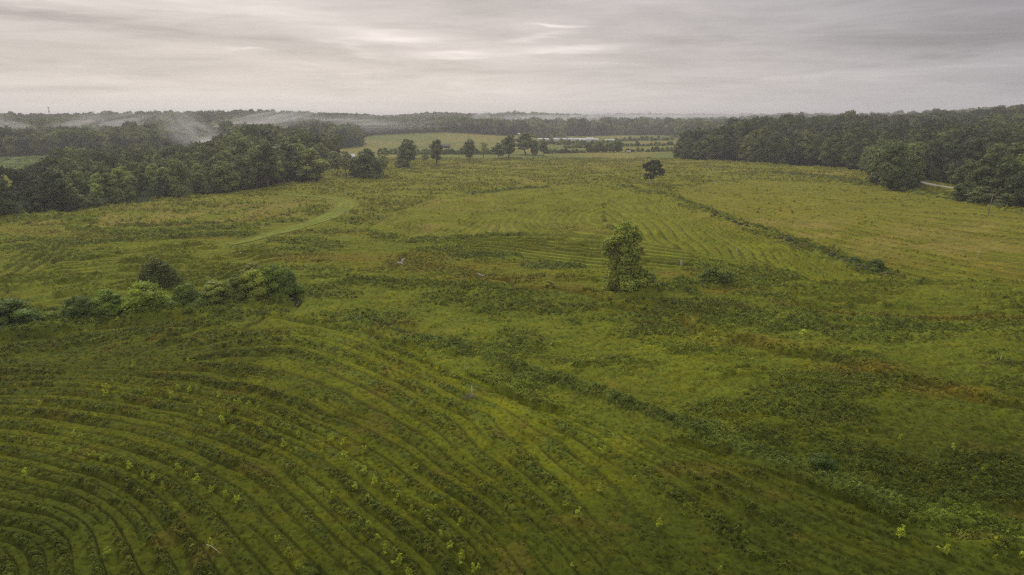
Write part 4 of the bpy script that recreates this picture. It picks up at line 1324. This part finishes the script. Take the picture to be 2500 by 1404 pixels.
# hedges and scrub between the far fields
FARHEDGE = [  # polyline of bases, spacing px, height px, width px, name
    ([(930, 376), (1010, 377), (1090, 377), (1180, 377), (1245, 376)], 9, 9, 17, "between the far tan fields"),
    ([(1335, 375), (1390, 374), (1425, 373)], 9, 7, 15, "at the far end of the meadow"),
    ([(1436, 372), (1470, 372), (1510, 371)], 9, 16, 20, "in the tall clump at the meadow's far end"),
    ([(1532, 372), (1560, 371), (1600, 372), (1640, 371)], 11, 7, 15, "right of the white trailer"),
    ([(1318, 352), (1360, 353), (1400, 354), (1440, 356), (1500, 355)], 9, 8, 16, "in front of the white sheds"),
    ([(1380, 361), (1420, 362), (1460, 361)], 10, 6, 15, "along the tan far field"),
    ([(1470, 358), (1520, 357), (1570, 357), (1640, 355)], 10, 6, 14, "in the hedge right of the white sheds"),
    ([(1505, 345), (1560, 344), (1640, 343)], 10, 7, 15, "in the farthest hedge right of the white sheds"),
    ([(1310, 340), (1345, 339), (1380, 338)], 8, 9, 13, "behind the white sheds"),
    ([(2240, 477), (2280, 482), (2330, 488), (2352, 490)], 12, 5, 22, "on the bank below the gravel road"),
]
for li, (pl, step, hh_, w, where) in enumerate(FARHEDGE):
    Q = resample(np.array(pl, float), step)
    for n, (px, py) in enumerate(Q):
        r = np.random.default_rng(li * 100 + n)
        py2 = py + r.uniform(-1, 1) * .6
        k = mpp(py2); x, y = [float(v) for v in at(px + r.uniform(-2, 2), py2)]
        src = EDGE if hh_ > 12 else BUSHES
        hb, data = src[r.integers(len(src))]
        c = np.array(GREENS[r.integers(0, 4)][0]) * .85
        root = plant("field_shrub", data, x, y, z0(x, y) - .1, 1, r.random() * 6, c, "dark field shrub %s, %s from the left" % (where, ORD(n + 1)), "shrub", "shrubs %s" % where, with_trunk=False)
        ww = (hb * .36 * 2.35 if src is EDGE else 4.9)
        root.scale = (w * k / ww * r.uniform(.8, 1.3), w * k / ww * r.uniform(.8, 1.2), height_of(py2, py2 - hh_ * r.uniform(1.0, 2.0)) / hb)

# ------------------------------------------------------------------ saplings planted in the rows
M_SAP = mat_attr("sapling_leaves", attr='leaf', rough=0.6, trans=0.35, spec=0.3, objcolor=True)


def make_sapling(seed):
    r = np.random.default_rng(seed)
    lob = [(r.normal() * .12, r.normal() * .12, .55 + .28 * k, .34 - .03 * k + .05 * r.random(), .34 - .03 * k, .24) for k in range(5)]
    lob += [(r.normal() * .35, r.normal() * .35, .7 + .5 * r.random(), .2, .2, .16) for _ in range(4)]
    V, T, C = leaves_on(lob, 240, .095, seed, core=.4, keep_inside=.6)
    cr = mesh_obj("sapling_leaf_%d" % seed, V, T, [M_SAP], attrs={'leaf': C}, link=False)
    tv, tf = join([tube([(0, 0, -.1), (.02, 0, .8), (0, .02, 1.75)], [.025, .018, .006], 5)] + [tube([(0, 0, .5 + .2 * k), (.3 * math.cos(k * 2.4), .3 * math.sin(k * 2.4), .75 + .22 * k)], [.01, .004], 4) for k in range(5)])
    st = mesh_obj("sapling_stem_%d" % seed, tv, tf, [M_BARK], link=False)
    return cr.data, st.data


SAPS = [make_sapling(s) for s in (1, 2, 3, 4, 5)]
S8 = [(1295, 30), (1380, 40), (1255, 90, 1.3), (1340, 100), (1420, 125), (1500, 145), (1595, 75, 1.2), (1665, 105, 1.2), (1740, 130), (1810, 155), (1880, 185), (1590, 165), (1465, 215, 1.2), (1660, 200), (1620, 275, 1.2), (1700, 315), (1900, 285),
      (1995, 290, 1.4), (2065, 330), (2170, 370), (2205, 270), (2280, 315), (2355, 350), (2410, 400), (2060, 440, 1.2), (2155, 480, 1.1), (2490, 430), (2340, 480), (185, 125), (440, 185), (610, 210), (700, 240), (415, 330, 1.2), (540, 370), (590, 390),
      (225, 415, 1.2), (330, 430), (420, 470), (515, 485), (635, 515, 1.2), (740, 550), (945, 600), (1040, 655), (1115, 685), (1190, 745, 1.3), (1295, 615), (1360, 660), (1435, 710, 1.1), (1535, 765), (1640, 810), (1720, 855), (1290, 895, 1.2),
      (185, 660), (2350, 775), (2415, 820, 1.2), (2010, 1135), (2105, 1235, 1.2), (1530, 1175), (2170, 1330), (790, 1225), (680, 20), (780, 20), (870, 40), (760, 75), (1060, 60), (290, 140)]
S9 = [(115, 550, 1.7), (270, 635, 1.3), (345, 700, 1.4), (200, 760), (435, 765, 1.1), (645, 605, 1.2), (260, 485), (130, 420), (35, 820, 1.2), (295, 840), (525, 830), (610, 925), (790, 915, 1.2), (970, 1000, 1.3), (300, 1045), (365, 1115, 1.1), (430, 1205, 1.2),
      (525, 1300, 1.1), (585, 1375), (240, 990, .8), (980, 1270, 1.5), (1060, 1360, 1.1), (895, 1185), (825, 1100, .8), (1510, 500, 1.1), (1475, 510, .9), (1870, 375, 1.1), (2010, 490, 1.1), (1950, 430), (2230, 685), (1635, 775, 1.1), (1730, 880, 1.1),
      (1820, 960, 1.3), (2410, 1020, 1.3), (1975, 770), (1775, 1320, .8), (2225, 310, .7)]
S10 = [(485, 150), (1210, 155), (1860, 215), (1350, 350), (1600, 390), (1980, 470, 1.1), (2100, 505), (1915, 620), (2045, 640), (2190, 660, 1.2), (2315, 670), (1600, 1095, 1.4), (1930, 1225, 1.1), (2290, 1265), (2480, 1280), (290, 1355), (955, 430, .7), (1180, 395)]
S6 = [(870, 1050, 1.3), (960, 1070), (1020, 1130), (1130, 1120), (1125, 1170), (1290, 1190), (1145, 890), (1190, 905), (1100, 870), (1480, 945), (1550, 950), (605, 1075, 1.2), (990, 830), (1265, 740), (2395, 970), (745, 1250)]
S7 = [(1880, 640, 1.5), (1985, 545), (2015, 535), (2325, 580, 1.4), (2420, 570, 1.6), (2250, 650), (2440, 480), (1830, 400), (1590, 345, 1.2), (525, 1060, 1.3), (880, 1110), (950, 1130, 1.3), (645, 1130), (750, 1220), (1325, 870), (2265, 1165, 1.3), (2265, 800)]
S5 = [(2260, 830), (2290, 870), (2220, 860), (2440, 920), (2400, 965), (2235, 1010, 1.4), (1960, 945), (975, 1105, 1.2), (895, 1110), (1170, 1065, 1.2), (1370, 1085, 1.2), (820, 1220), (905, 1210), (1510, 910), (1890, 920)]
AREAS = [(0, 940, S8, "in the left rows"), (800, 940, S9, "in the middle rows"), (1660, 940, S10, "in the lower right meadow"), (800, 520, S6, "in the rough centre of the meadow"), (1660, 520, S7, "in the right meadow"), (0, 520, S5, "in the upper left rows")]
for ox, oy, L_, where in AREAS:
    L2 = sorted(((ox + t[0] * .336, oy + t[1] * .336, t[2] if len(t) > 2 else 1.0) for t in L_))
    for n, (px, py, s) in enumerate(L2):
        r = np.random.default_rng(int(px * 7 + py))
        x, y = [float(v) for v in at(px, py + 7 * s)]
        sc = s * .52 * r.uniform(.65, 1.2)
        col_ = np.array([0.225, 0.260, 0.018]) * r.uniform(.75, 1.1)
        big_ = "large" if s > 1.15 else ("tiny" if s < .85 else "small")
        root = plant("sapling", SAPS[r.integers(5)], x, y, z0(x, y) + .05, sc, r.random() * 6.28, col_, "%s bright yellow-green sapling %s, %s from their left" % (big_, where, ORD(n + 1)), "sapling", "planted saplings " + where, crown_name="leaves", stem_name="stem")

# ------------------------------------------------------------------ small things in the meadow
M_WHITE = mat_plain("white_plastic", (0.62, 0.60, 0.56), 0.5, noise_amp=.1)
M_WOODP = mat_plain("weathered_wood", (0.20, 0.17, 0.14), 0.9, noise_amp=.3, noise_scale=9)
M_METAL = mat_plain("galvanised_metal", (0.36, 0.37, 0.38), 0.45, metal=.6)
M_DARK = mat_plain("dark_roof", (0.055, 0.055, 0.06), 0.8, noise_amp=.3, noise_scale=1.0)
M_SHEET = mat_plain("white_sheeting", (0.60, 0.60, 0.60), 0.45, noise_amp=.08, noise_scale=.6)
M_PANEL = mat_plain("pale_wall", (0.45, 0.38, 0.33), 0.8, noise_amp=.12, noise_scale=.8)
M_RED = mat_plain("reddish_paint", (0.30, 0.12, 0.08), 0.5)
M_RUBBER = mat_plain("black_rubber", (0.02, 0.02, 0.02), 0.8)


def box(x0, x1, y0, y1, z0_, z1):
    v = [(x, y, z) for x in (x0, x1) for y in (y0, y1) for z in (z0_, z1)]
    return v, [(0, 1, 3, 2), (4, 6, 7, 5), (0, 4, 5, 1), (2, 3, 7, 6), (0, 2, 6, 4), (1, 5, 7, 3)]


def part(name, parts, mat, parent, smooth=False):
    v, f = join(parts) if isinstance(parts, list) else parts
    return mesh_obj(name, np.array(v, float), f, [mat], parent=parent, smooth=smooth)


def stake(px, py, top_px, top_py, label, mat=M_WHITE, r0=.035, debris=False):
    x, y = [float(v) for v in at(px, py)]
    root = empty("marker_stake", (x, y, z0(x, y)))
    tag(root, label, "stake")
    k = mpp(py); hh = height_of(py, top_py); dx = (top_px - px) * k
    part("post", tube([(0, 0, -.3), (dx * .5, .05, hh * .5), (dx, .1, hh)], [r0, r0, r0 * .9], 8), mat, root, True)
    part("post_cap", tube([(dx, .1, hh), (dx, .1, hh + .05)], [r0 * 1.25, r0 * 1.1], 8), mat, root)
    return root


stake(1153, 972, 1152, 944, "tall white stake in the mown rows, rising from a heap of brush", r0=.045)
stake(2438, 888, 2443, 868, "thin pale stake leaning in the dark right meadow", r0=.028)
stake(2383, 632, 2390, 612, "pale leaning stake in the tan right field", r0=.028)
stake(2237, 580, 2238, 561, "thin whitish stake in the tan field above the leaning one", r0=.028)
stake(1798, 621, 1797, 606, "short pale stake in the green striped field below the hedge", r0=.028)
stake(1517, 506, 1519, 494, "thin white stake at the top of the green striped field", r0=.028)
stake(1135, 906, 1135, 892, "short white stake beside the weed band, upslope of the tall one", r0=.028)
# heap of cut brush
x, y = [float(v) for v in at(1147, 973)]
r = np.random.default_rng(8)
tw = [tube([(r.normal() * .35, r.normal() * .3, .1 + .3 * r.random()), (r.normal() * .6, r.normal() * .5, .15 + .5 * r.random())], [.02, .008], 4) for _ in range(46)]
root = empty("brush_heap", (x, y, z0(x, y))); tag(root, "small heap of grey cut brush at the foot of the tall white stake", "brush heap")
tv, tf = join(tw); o = mesh_obj("twigs", np.array(tv), tf, [M_WOODP], parent=root); o["kind"] = "stuff"
# bent white pipe
P = [at(505, 1346), at(515, 1349), at(526, 1355), at(539, 1363)]
cx, cy = float(P[0][0]), float(P[0][1])
gzp = z0(cx, cy) + .42
o = mesh_obj("bent_pipe", *[np.array(q, float) if i == 0 else q for i, q in enumerate(tube([(float(a), float(b_), gzp + t) for (a, b_), t in zip(P, (.25, .28, .2, .05))], [.013] * 4, 7))], [M_WHITE], smooth=True)
tag(o, "thin bent white pipe lying on the near mown rows", "pipe")
# pale weathered slab
x, y = [float(v) for v in at(1664, 649)]
root = empty("weathered_stump", (x, y, z0(x, y)), .4); tag(root, "pale leaning broken stump in the meadow right of the tall sycamore", "stump")
part("trunk", tube([(0, 0, -.3), (-.12, 0, .5), (-.22, 0, 1.25)], [.34, .30, .22], 8), M_PALEBARK, root)
part("splinter", tube([(-.3, 0, .9), (-.4, .05, 1.6)], [.14, .04], 6), M_PALEBARK, root)
# utility pole
x, y = [float(v) for v in at(2412, 526)]
root = empty("utility_pole", (x, y, z0(x, y)), .25); tag(root, "bare wooden utility pole with a crossarm at the edge of the right field", "utility pole")
part("pole", tube([(0, 0, -.4), (.35, 0, 4), (.75, 0, 8.0)], [.19, .16, .13], 9), M_WOODP, root, True)
part("crossarm", [box(-.7, 2.1, -.09, .09, 7.35, 7.55)], M_WOODP, root)
for q in (-.55, .2, 1.25, 1.95):
    part("insulator", tube([(q, 0, 7.55), (q, 0, 7.72), (q, 0, 7.8)], [.05, .08, .03], 7), M_METAL, root)
# tall dead trunk at the wood
x, y = [float(v) for v in at(697, 446)]
root = empty("dead_tree", (x, y - 2, z0(x, y))); tag(root, "pale bare dead tree stem in front of the left wood's dark gap", "tree")
part("trunk", tube([(0, 0, -.3), (-.15, 0, 5), (-.5, 0, 11.5)], [.24, .19, .08], 8), M_PALEBARK, root, True)
part("branch", tube([(-.3, 0, 8), (.6, 0, 9.6)], [.07, .03], 5), M_PALEBARK, root)
for px, py in ((952, 412), (956, 414)):
    x, y = [float(v) for v in at(px, py)]
    root = empty("bare_sapling", (x, y, z0(x, y))); tag(root, "%s leafless young tree between the dark clump and the open row" % ("slim" if px < 955 else "slimmer, right-hand"), "tree")
    part("trunk", tube([(0, 0, -.2), (.1, 0, 4), (0, 0, 8.5)], [.12, .09, .03], 6), M_WOODP, root)
    for q in range(6):
        a = q * 2.4
        part("branch", tube([(0.05, 0, 3 + q * .8), (1.2 * math.cos(a), .8 * math.sin(a), 4.3 + q * .85)], [.05, .02], 4), M_WOODP, root)
# small utility vehicle at the wood edge
x, y = [float(v) for v in at(688, 452)]
root = empty("utility_vehicle", (x, y, z0(x, y) + .35), .5); tag(root, "tiny dark utility vehicle with a pale nose parked at the edge of the left wood", "vehicle")
part("body", [box(-1.1, 1.2, -.65, .65, .45, 1.0), box(-1.25, -1.1, -.55, .55, .5, .85)], M_RED, root)
part("cargo_bed", [box(.45, 1.35, -.68, .68, 1.0, 1.25)], M_DARK, root)
part("roof", [box(-.5, .5, -.62, .62, 1.85, 1.92)] + [box(a, a + .06, b_, b_ + .06, 1.0, 1.85) for a in (-.5, .42) for b_ in (-.62, .56)], M_DARK, root)
part("hood", [box(-1.2, -.55, -.5, .5, 1.0, 1.12)], M_WHITE, root)
for a in (-.8, .85):
    for b_ in (-.68, .68):
        part("wheel", tube([(a, b_ - .12, .32), (a, b_ + .12, .32)], [.32, .32], 12), M_RUBBER, root)

# ------------------------------------------------------------------ sheds, greenhouses, mast
def greenhouse(px0, px1, py, hh, label, wallmat=M_SHEET, depth=9, arch=True):
    x0, y = [float(v) for v in at(px0, py)]; x1, _ = [float(v) for v in at(px1, py)]
    L2 = x1 - x0
    root = empty("greenhouse", ((x0 + x1) / 2, y, z0(x0, y))); tag(root, label, "greenhouse", "white greenhouses in the valley")
    n = 9; eave = hh * .45
    prof = [(0, eave)] + [(depth * (1 - math.cos(math.pi * k / n)) / 2, eave + (hh - eave) * math.sin(math.pi * k / n)) for k in range(1, n)] + [(depth, eave)]
    v = [(-L2 / 2, a, b_) for a, b_ in prof] + [(L2 / 2, a, b_) for a, b_ in prof]
    m = len(prof)
    f = [(k, k + 1, m + k + 1, m + k) for k in range(m - 1)]
    part("roof", (v, f), M_SHEET, root, True)
    part("side_wall", [box(-L2 / 2, L2 / 2, .02, .1, 0, eave), box(-L2 / 2, L2 / 2, depth - .1, depth - .02, 0, eave)], wallmat, root)
    for s in (-1, 1):
        e = [(s * (L2 / 2 - .05), a, b_) for a, b_ in prof] + [(s * (L2 / 2 - .05), depth, 0), (s * (L2 / 2 - .05), 0, 0)]
        part("end_wall", (e, [tuple(range(len(e)))]), M_SHEET, root)
    for q in np.arange(-L2 / 2 + 3, L2 / 2, 4.0):
        part("hoop", tube([(q, a, b_ + .04) for a, b_ in prof], [.06] * m, 4), M_METAL, root)
    return root


greenhouse(1313, 1324, 343.4, 3.2, "short white greenhouse half hidden by trees, first from the left", M_PANEL)
greenhouse(1325, 1340, 343.6, 3.4, "small white greenhouse, second from the left, partly behind shrubs")
greenhouse(1348, 1366, 343.8, 4.2, "long white greenhouse, third from the left")
greenhouse(1366.5, 1384, 343.8, 4.4, "long white greenhouse joined to the third, fourth from the left")
greenhouse(1387.5, 1400, 344.0, 4.4, "bright white greenhouse, fifth from the left")
greenhouse(1400.5, 1416, 343.6, 3.8, "narrow white greenhouse between two bright ones, sixth from the left")
greenhouse(1413, 1432, 345.5, 4.4, "wide white greenhouse in front, seventh from the left", depth=12)
greenhouse(1432.5, 1449, 345.6, 5.6, "tallest and brightest white greenhouse, eighth from the left", depth=14)
greenhouse(1449.5, 1461, 345.0, 4.0, "greenhouse with pale tan side, ninth from the left", M_PANEL)
greenhouse(1476, 1491, 344.6, 2.2, "low greyish greenhouse almost hidden by shrubs, tenth from the left", M_PANEL)
greenhouse(1492, 1501, 345.2, 3.4, "small white greenhouse standing apart at the right end")


def gabled(name, px, py, L2, dp, wall_h, roof_h, wallmat, roofmat, label, cat, rz=0.0, windows=0):
    x, y = [float(v) for v in at(px, py)]
    root = empty(name, (x, y, z0(x, y)), rz); tag(root, label, cat)
    w = L2 / 2
    part("wall", [box(-w, w, 0, dp, 0, wall_h)], wallmat, root)
    for s in (-w + .03, w - .03):
        part("gable", ([(s, 0, wall_h), (s, dp, wall_h), (s, dp / 2, wall_h + roof_h)], [(0, 1, 2)]), wallmat, root)
    e = .3
    v = [(-w - e, -e, wall_h - .08), (w + e, -e, wall_h - .08), (w + e, dp / 2, wall_h + roof_h + .06), (-w - e, dp / 2, wall_h + roof_h + .06), (-w - e, dp + e, wall_h - .08), (w + e, dp + e, wall_h - .08)]
    part("roof", (v + [(a, b_, c + .12) for a, b_, c in v], [(0, 1, 2, 3), (3, 2, 5, 4), (6, 9, 8, 7), (9, 10, 11, 8), (0, 6, 7, 1), (4, 5, 11, 10), (0, 3, 9, 6), (3, 4, 10, 9), (1, 7, 8, 2), (2, 8, 11, 5)]), roofmat, root)
    part("door", [box(-.6, .6, -.06, -.003, 0, min(2.1, wall_h - .2))], M_WOODP, root)
    for q in range(windows):
        a = -w + (q + .5) * L2 / windows
        if abs(a) > 1: part("window", [box(a - .5, a + .5, -.05, -.003, wall_h * .4, wall_h * .8)], M_DARK, root)
    return root


gabled("long_shed", 1082, 361, 15, 7, 2.2, 1.6, M_DARK, M_DARK, "long low dark shed in the pale field behind the open tree row", "shed", -.06, 5)
gabled("farmhouse", 858, 391, 6, 6, 3.0, 2.0, M_PANEL, M_SHEET, "small building with pale roof glimpsed through the trees right of the left wood", "house", .3, 3)
gabled("cottage", 1268, 339, 4, 5, 2.6, 1.6, M_SHEET, M_SHEET, "tiny white building beside the broad round-topped tree, left of the greenhouses", "building", .2, 2)
# white box trailer
x, y = [float(v) for v in at(1535, 374)]
root = empty("box_trailer", (x, y, z0(x, y) + .1), .03); tag(root, "small white box trailer parked at the far end of the meadow", "trailer")
part("body", [box(-2.1, 2.1, 0, 2, .55, 2.3)], M_SHEET, root)
part("chassis", [box(-2.0, 2.0, .2, 1.8, .42, .55), box(2.0, 3.2, .9, 1.1, .42, .52)], M_DARK, root)
for a in (-.5, .3):
    part("wheel", tube([(a, -.05, .33), (a, .2, .33)], [.33, .33], 12), M_RUBBER, root)
part("door", [box(-2.13, -2.103, .15, 1.85, .6, 2.2)], M_PANEL, root)
# telephone mast on the ridge
Y = 1260.0; X = (187 - 1250) / F * Y * 1.030
root = empty("radio_mast", (X, Y, z0(X, Y))); tag(root, "slender radio mast with antennas rising above the wooded ridge", "mast")
zt = 36 + (285 - 263) * .63e-3 * Y - z0(X, Y)
rungs = []
for a in range(3):
    c_, s_ = math.cos(a * 2.094), math.sin(a * 2.094)
    part("mast_leg", tube([(c_ * 1.4, s_ * 1.4, 0), (c_ * .5, s_ * .5, zt)], [.16, .12], 5), M_METAL, root)
for k in range(24):
    z_ = zt * k / 24; z2 = zt * (k + 1) / 24
    for a in range(3):
        ra, rb = 1.4 - .9 * k / 24, 1.4 - .9 * (k + 1) / 24
        rungs.append(tube([(math.cos(a * 2.094) * ra, math.sin(a * 2.094) * ra, z_), (math.cos((a + 1) * 2.094) * rb, math.sin((a + 1) * 2.094) * rb, z2)], [.06, .06], 4))
part("bracing", rungs, M_METAL, root)["kind"] = "stuff"
for a in range(3):
    c_, s_ = math.cos(a * 2.094 + .5) * 1.3, math.sin(a * 2.094 + .5) * 1.3
    part("antenna", [box(c_ - .3, c_ + .3, s_ - .15, s_ + .15, zt - 2.6, zt)], M_METAL, root)
    part("antenna", [box(c_ * .9 - .25, c_ * .9 + .25, s_ * .9 - .15, s_ * .9 + .15, zt - 8.5, zt - 6.5)], M_METAL, root)

# open water where the ditch meets the shrubs and in the rill
pool("pool", 728, 738, 0.55, 2.0, .15, "patch of bright open water at the right end of the streamside shrubs", .02)
pool("pool", 718, 729, 1.1, .8, 0, "small pool under the last streamside shrub", .02)
pool("pool", 976, 643, .6, 2.0, .3, "bright bend of open water in the russet grass", .06)
pool("pool", 985, 633, .35, 1.2, -.3, "tiny pool above the bright bend of the rill", .06)
pool("pool", 1173, 671, .3, 1.9, .5, "narrow gleam of water where the rill turns", .06)

# ------------------------------------------------------------------ haze
hz = bpy.data.materials.new("haze_air"); hz.use_nodes = True
nt = hz.node_tree; nt.nodes.clear()
pv = nt.nodes.new("ShaderNodeVolumePrincipled"); o_ = nt.nodes.new("ShaderNodeOutputMaterial")
pv.inputs["Color"].default_value = (0.93, 0.93, 0.95, 1); pv.inputs["Density"].default_value = 0.00021; pv.inputs["Anisotropy"].default_value = 0.35
nt.links.new(pv.outputs[0], o_.inputs["Volume"])
hz.cycles.volume_sampling = 'DISTANCE'
hz.cycles.homogeneous_volume = True
X0, X1, Y0, Y1, Z0, Z1 = -14200, 14200, -14200, 14200, -3, 82
hv = [(x, y, z) for x in (X0, X1) for y in (Y0, Y1) for z in (Z0, Z1)]
hf = [(0, 1, 3, 2), (4, 6, 7, 5), (0, 4, 5, 1), (2, 3, 7, 6), (0, 2, 6, 4), (1, 5, 7, 3)]
haze = mesh_obj("haze", hv, hf, [hz]); tag(haze, "thin grey haze filling the whole valley", kind="stuff")

# ------------------------------------------------------------------ mist rising from the woods
def mist_mat(name, dens, sx, sz, scale, lo, hi, seed):
    m = bpy.data.materials.new(name); m.use_nodes = True
    nt = m.node_tree; nt.nodes.clear(); N, L = nt.nodes.new, nt.links.new
    tc = N("ShaderNodeTexCoord")
    mp = N("ShaderNodeMapping"); mp.inputs["Scale"].default_value = (sx, 1, sz); mp.inputs["Location"].default_value = (seed * 3.1, seed, 0); mp.inputs["Rotation"].default_value = (0, .5, 0)
    L(tc.outputs["Object"], mp.inputs[0])
    no = N("ShaderNodeTexNoise"); no.inputs["Scale"].default_value = scale; no.inputs["Detail"].default_value = 2.5; no.inputs["Distortion"].default_value = .35
    L(mp.outputs[0], no.inputs["Vector"])
    mr = N("ShaderNodeMapRange"); mr.inputs[1].default_value = lo; mr.inputs[2].default_value = hi; L(no.outputs["Fac"], mr.inputs[0])
    ln = N("ShaderNodeVectorMath"); ln.operation = 'LENGTH'; L(tc.outputs["Object"], ln.inputs[0])
    fo = N("ShaderNodeMapRange"); fo.interpolation_type = 'SMOOTHSTEP'; fo.inputs[1].default_value = .25; fo.inputs[2].default_value = .98; fo.inputs[3].default_value = 1; fo.inputs[4].default_value = 0
    L(ln.outputs["Value"], fo.inputs[0])
    mu = N("ShaderNodeMath"); mu.operation = 'MULTIPLY'; L(mr.outputs[0], mu.inputs[0]); L(fo.outputs[0], mu.inputs[1])
    m2 = N("ShaderNodeMath"); m2.operation = 'MULTIPLY'; L(mu.outputs[0], m2.inputs[0]); m2.inputs[1].default_value = dens
    pv = N("ShaderNodeVolumePrincipled"); pv.inputs["Color"].default_value = (.97, .96, .95, 1); pv.inputs["Anisotropy"].default_value = .3
    L(m2.outputs[0], pv.inputs["Density"])
    o = N("ShaderNodeOutputMaterial"); L(pv.outputs[0], o.inputs["Volume"])
    m.cycles.volume_sampling = 'DISTANCE'
    return m


def mist(px, Y, py, rx, ry, rz, dens, seed, label, lo=.40, hi=.62, scale=2.2, sx=1.0, sz=1.6, tilt=0.0):
    X = (px - 1250) / F * Y * 1.030
    z = H - (py - 285) * .63e-3 * Y
    iv, it = ico_dirs()
    o = mesh_obj("mist", iv, it, [mist_mat("mist_air", dens * 1.8, sx, sz, scale, lo, hi, seed)])
    o.location = (X, Y, z); o.scale = (rx, ry, rz); o.rotation_euler = (0, tilt, 0)
    tag(o, label, kind="stuff")


mist(10, 700, 318, 70, 60, 26, .016, 1, "grey mist drifting up the left ridge at the photo's edge", lo=.44, hi=.60, tilt=.30, scale=2.4)
mist(130, 740, 330, 75, 50, 17, .014, 11, "thin mist behind the dark end of the left wood", lo=.44, hi=.62, tilt=.22, scale=2.4)
mist(290, 800, 312, 85, 60, 22, .014, 2, "mist clinging to the middle of the left ridge", lo=.44, hi=.62, tilt=-.18, scale=2.6)
mist(410, 760, 335, 80, 50, 14, .012, 12, "low mist above the middle of the left wood", lo=.42, hi=.62, tilt=.15, scale=2.4)
mist(548, 600, 350, 15, 18, 10, .050, 3, "dense puff of mist rising behind the left wood", lo=.15, hi=.6, scale=1.2)
mist(520, 660, 325, 48, 40, 20, .018, 4, "mist column spreading above the puff", tilt=.5)
mist(640, 820, 306, 120, 60, 18, .013, 5, "pale mist behind the tall trees of the left wood", tilt=-.2)
mist(850, 1120, 300, 220, 60, 18, .0070, 6, "faint mist under the ridge crest")
mist(1180, 1750, 287, 32, 50, 20, .014, 7, "wisp of mist on the far ridge")
mist(1330, 1850, 297, 230, 100, 26, .013, 8, "bank of mist in the valley left of centre", lo=.28)
mist(1500, 2400, 290, 380, 150, 30, .0085, 9, "bank of mist before the farthest hills", lo=.28)
mist(1700, 2900, 288, 420, 150, 30, .0085, 10, "low mist before the farthest hills at the right", lo=.28)
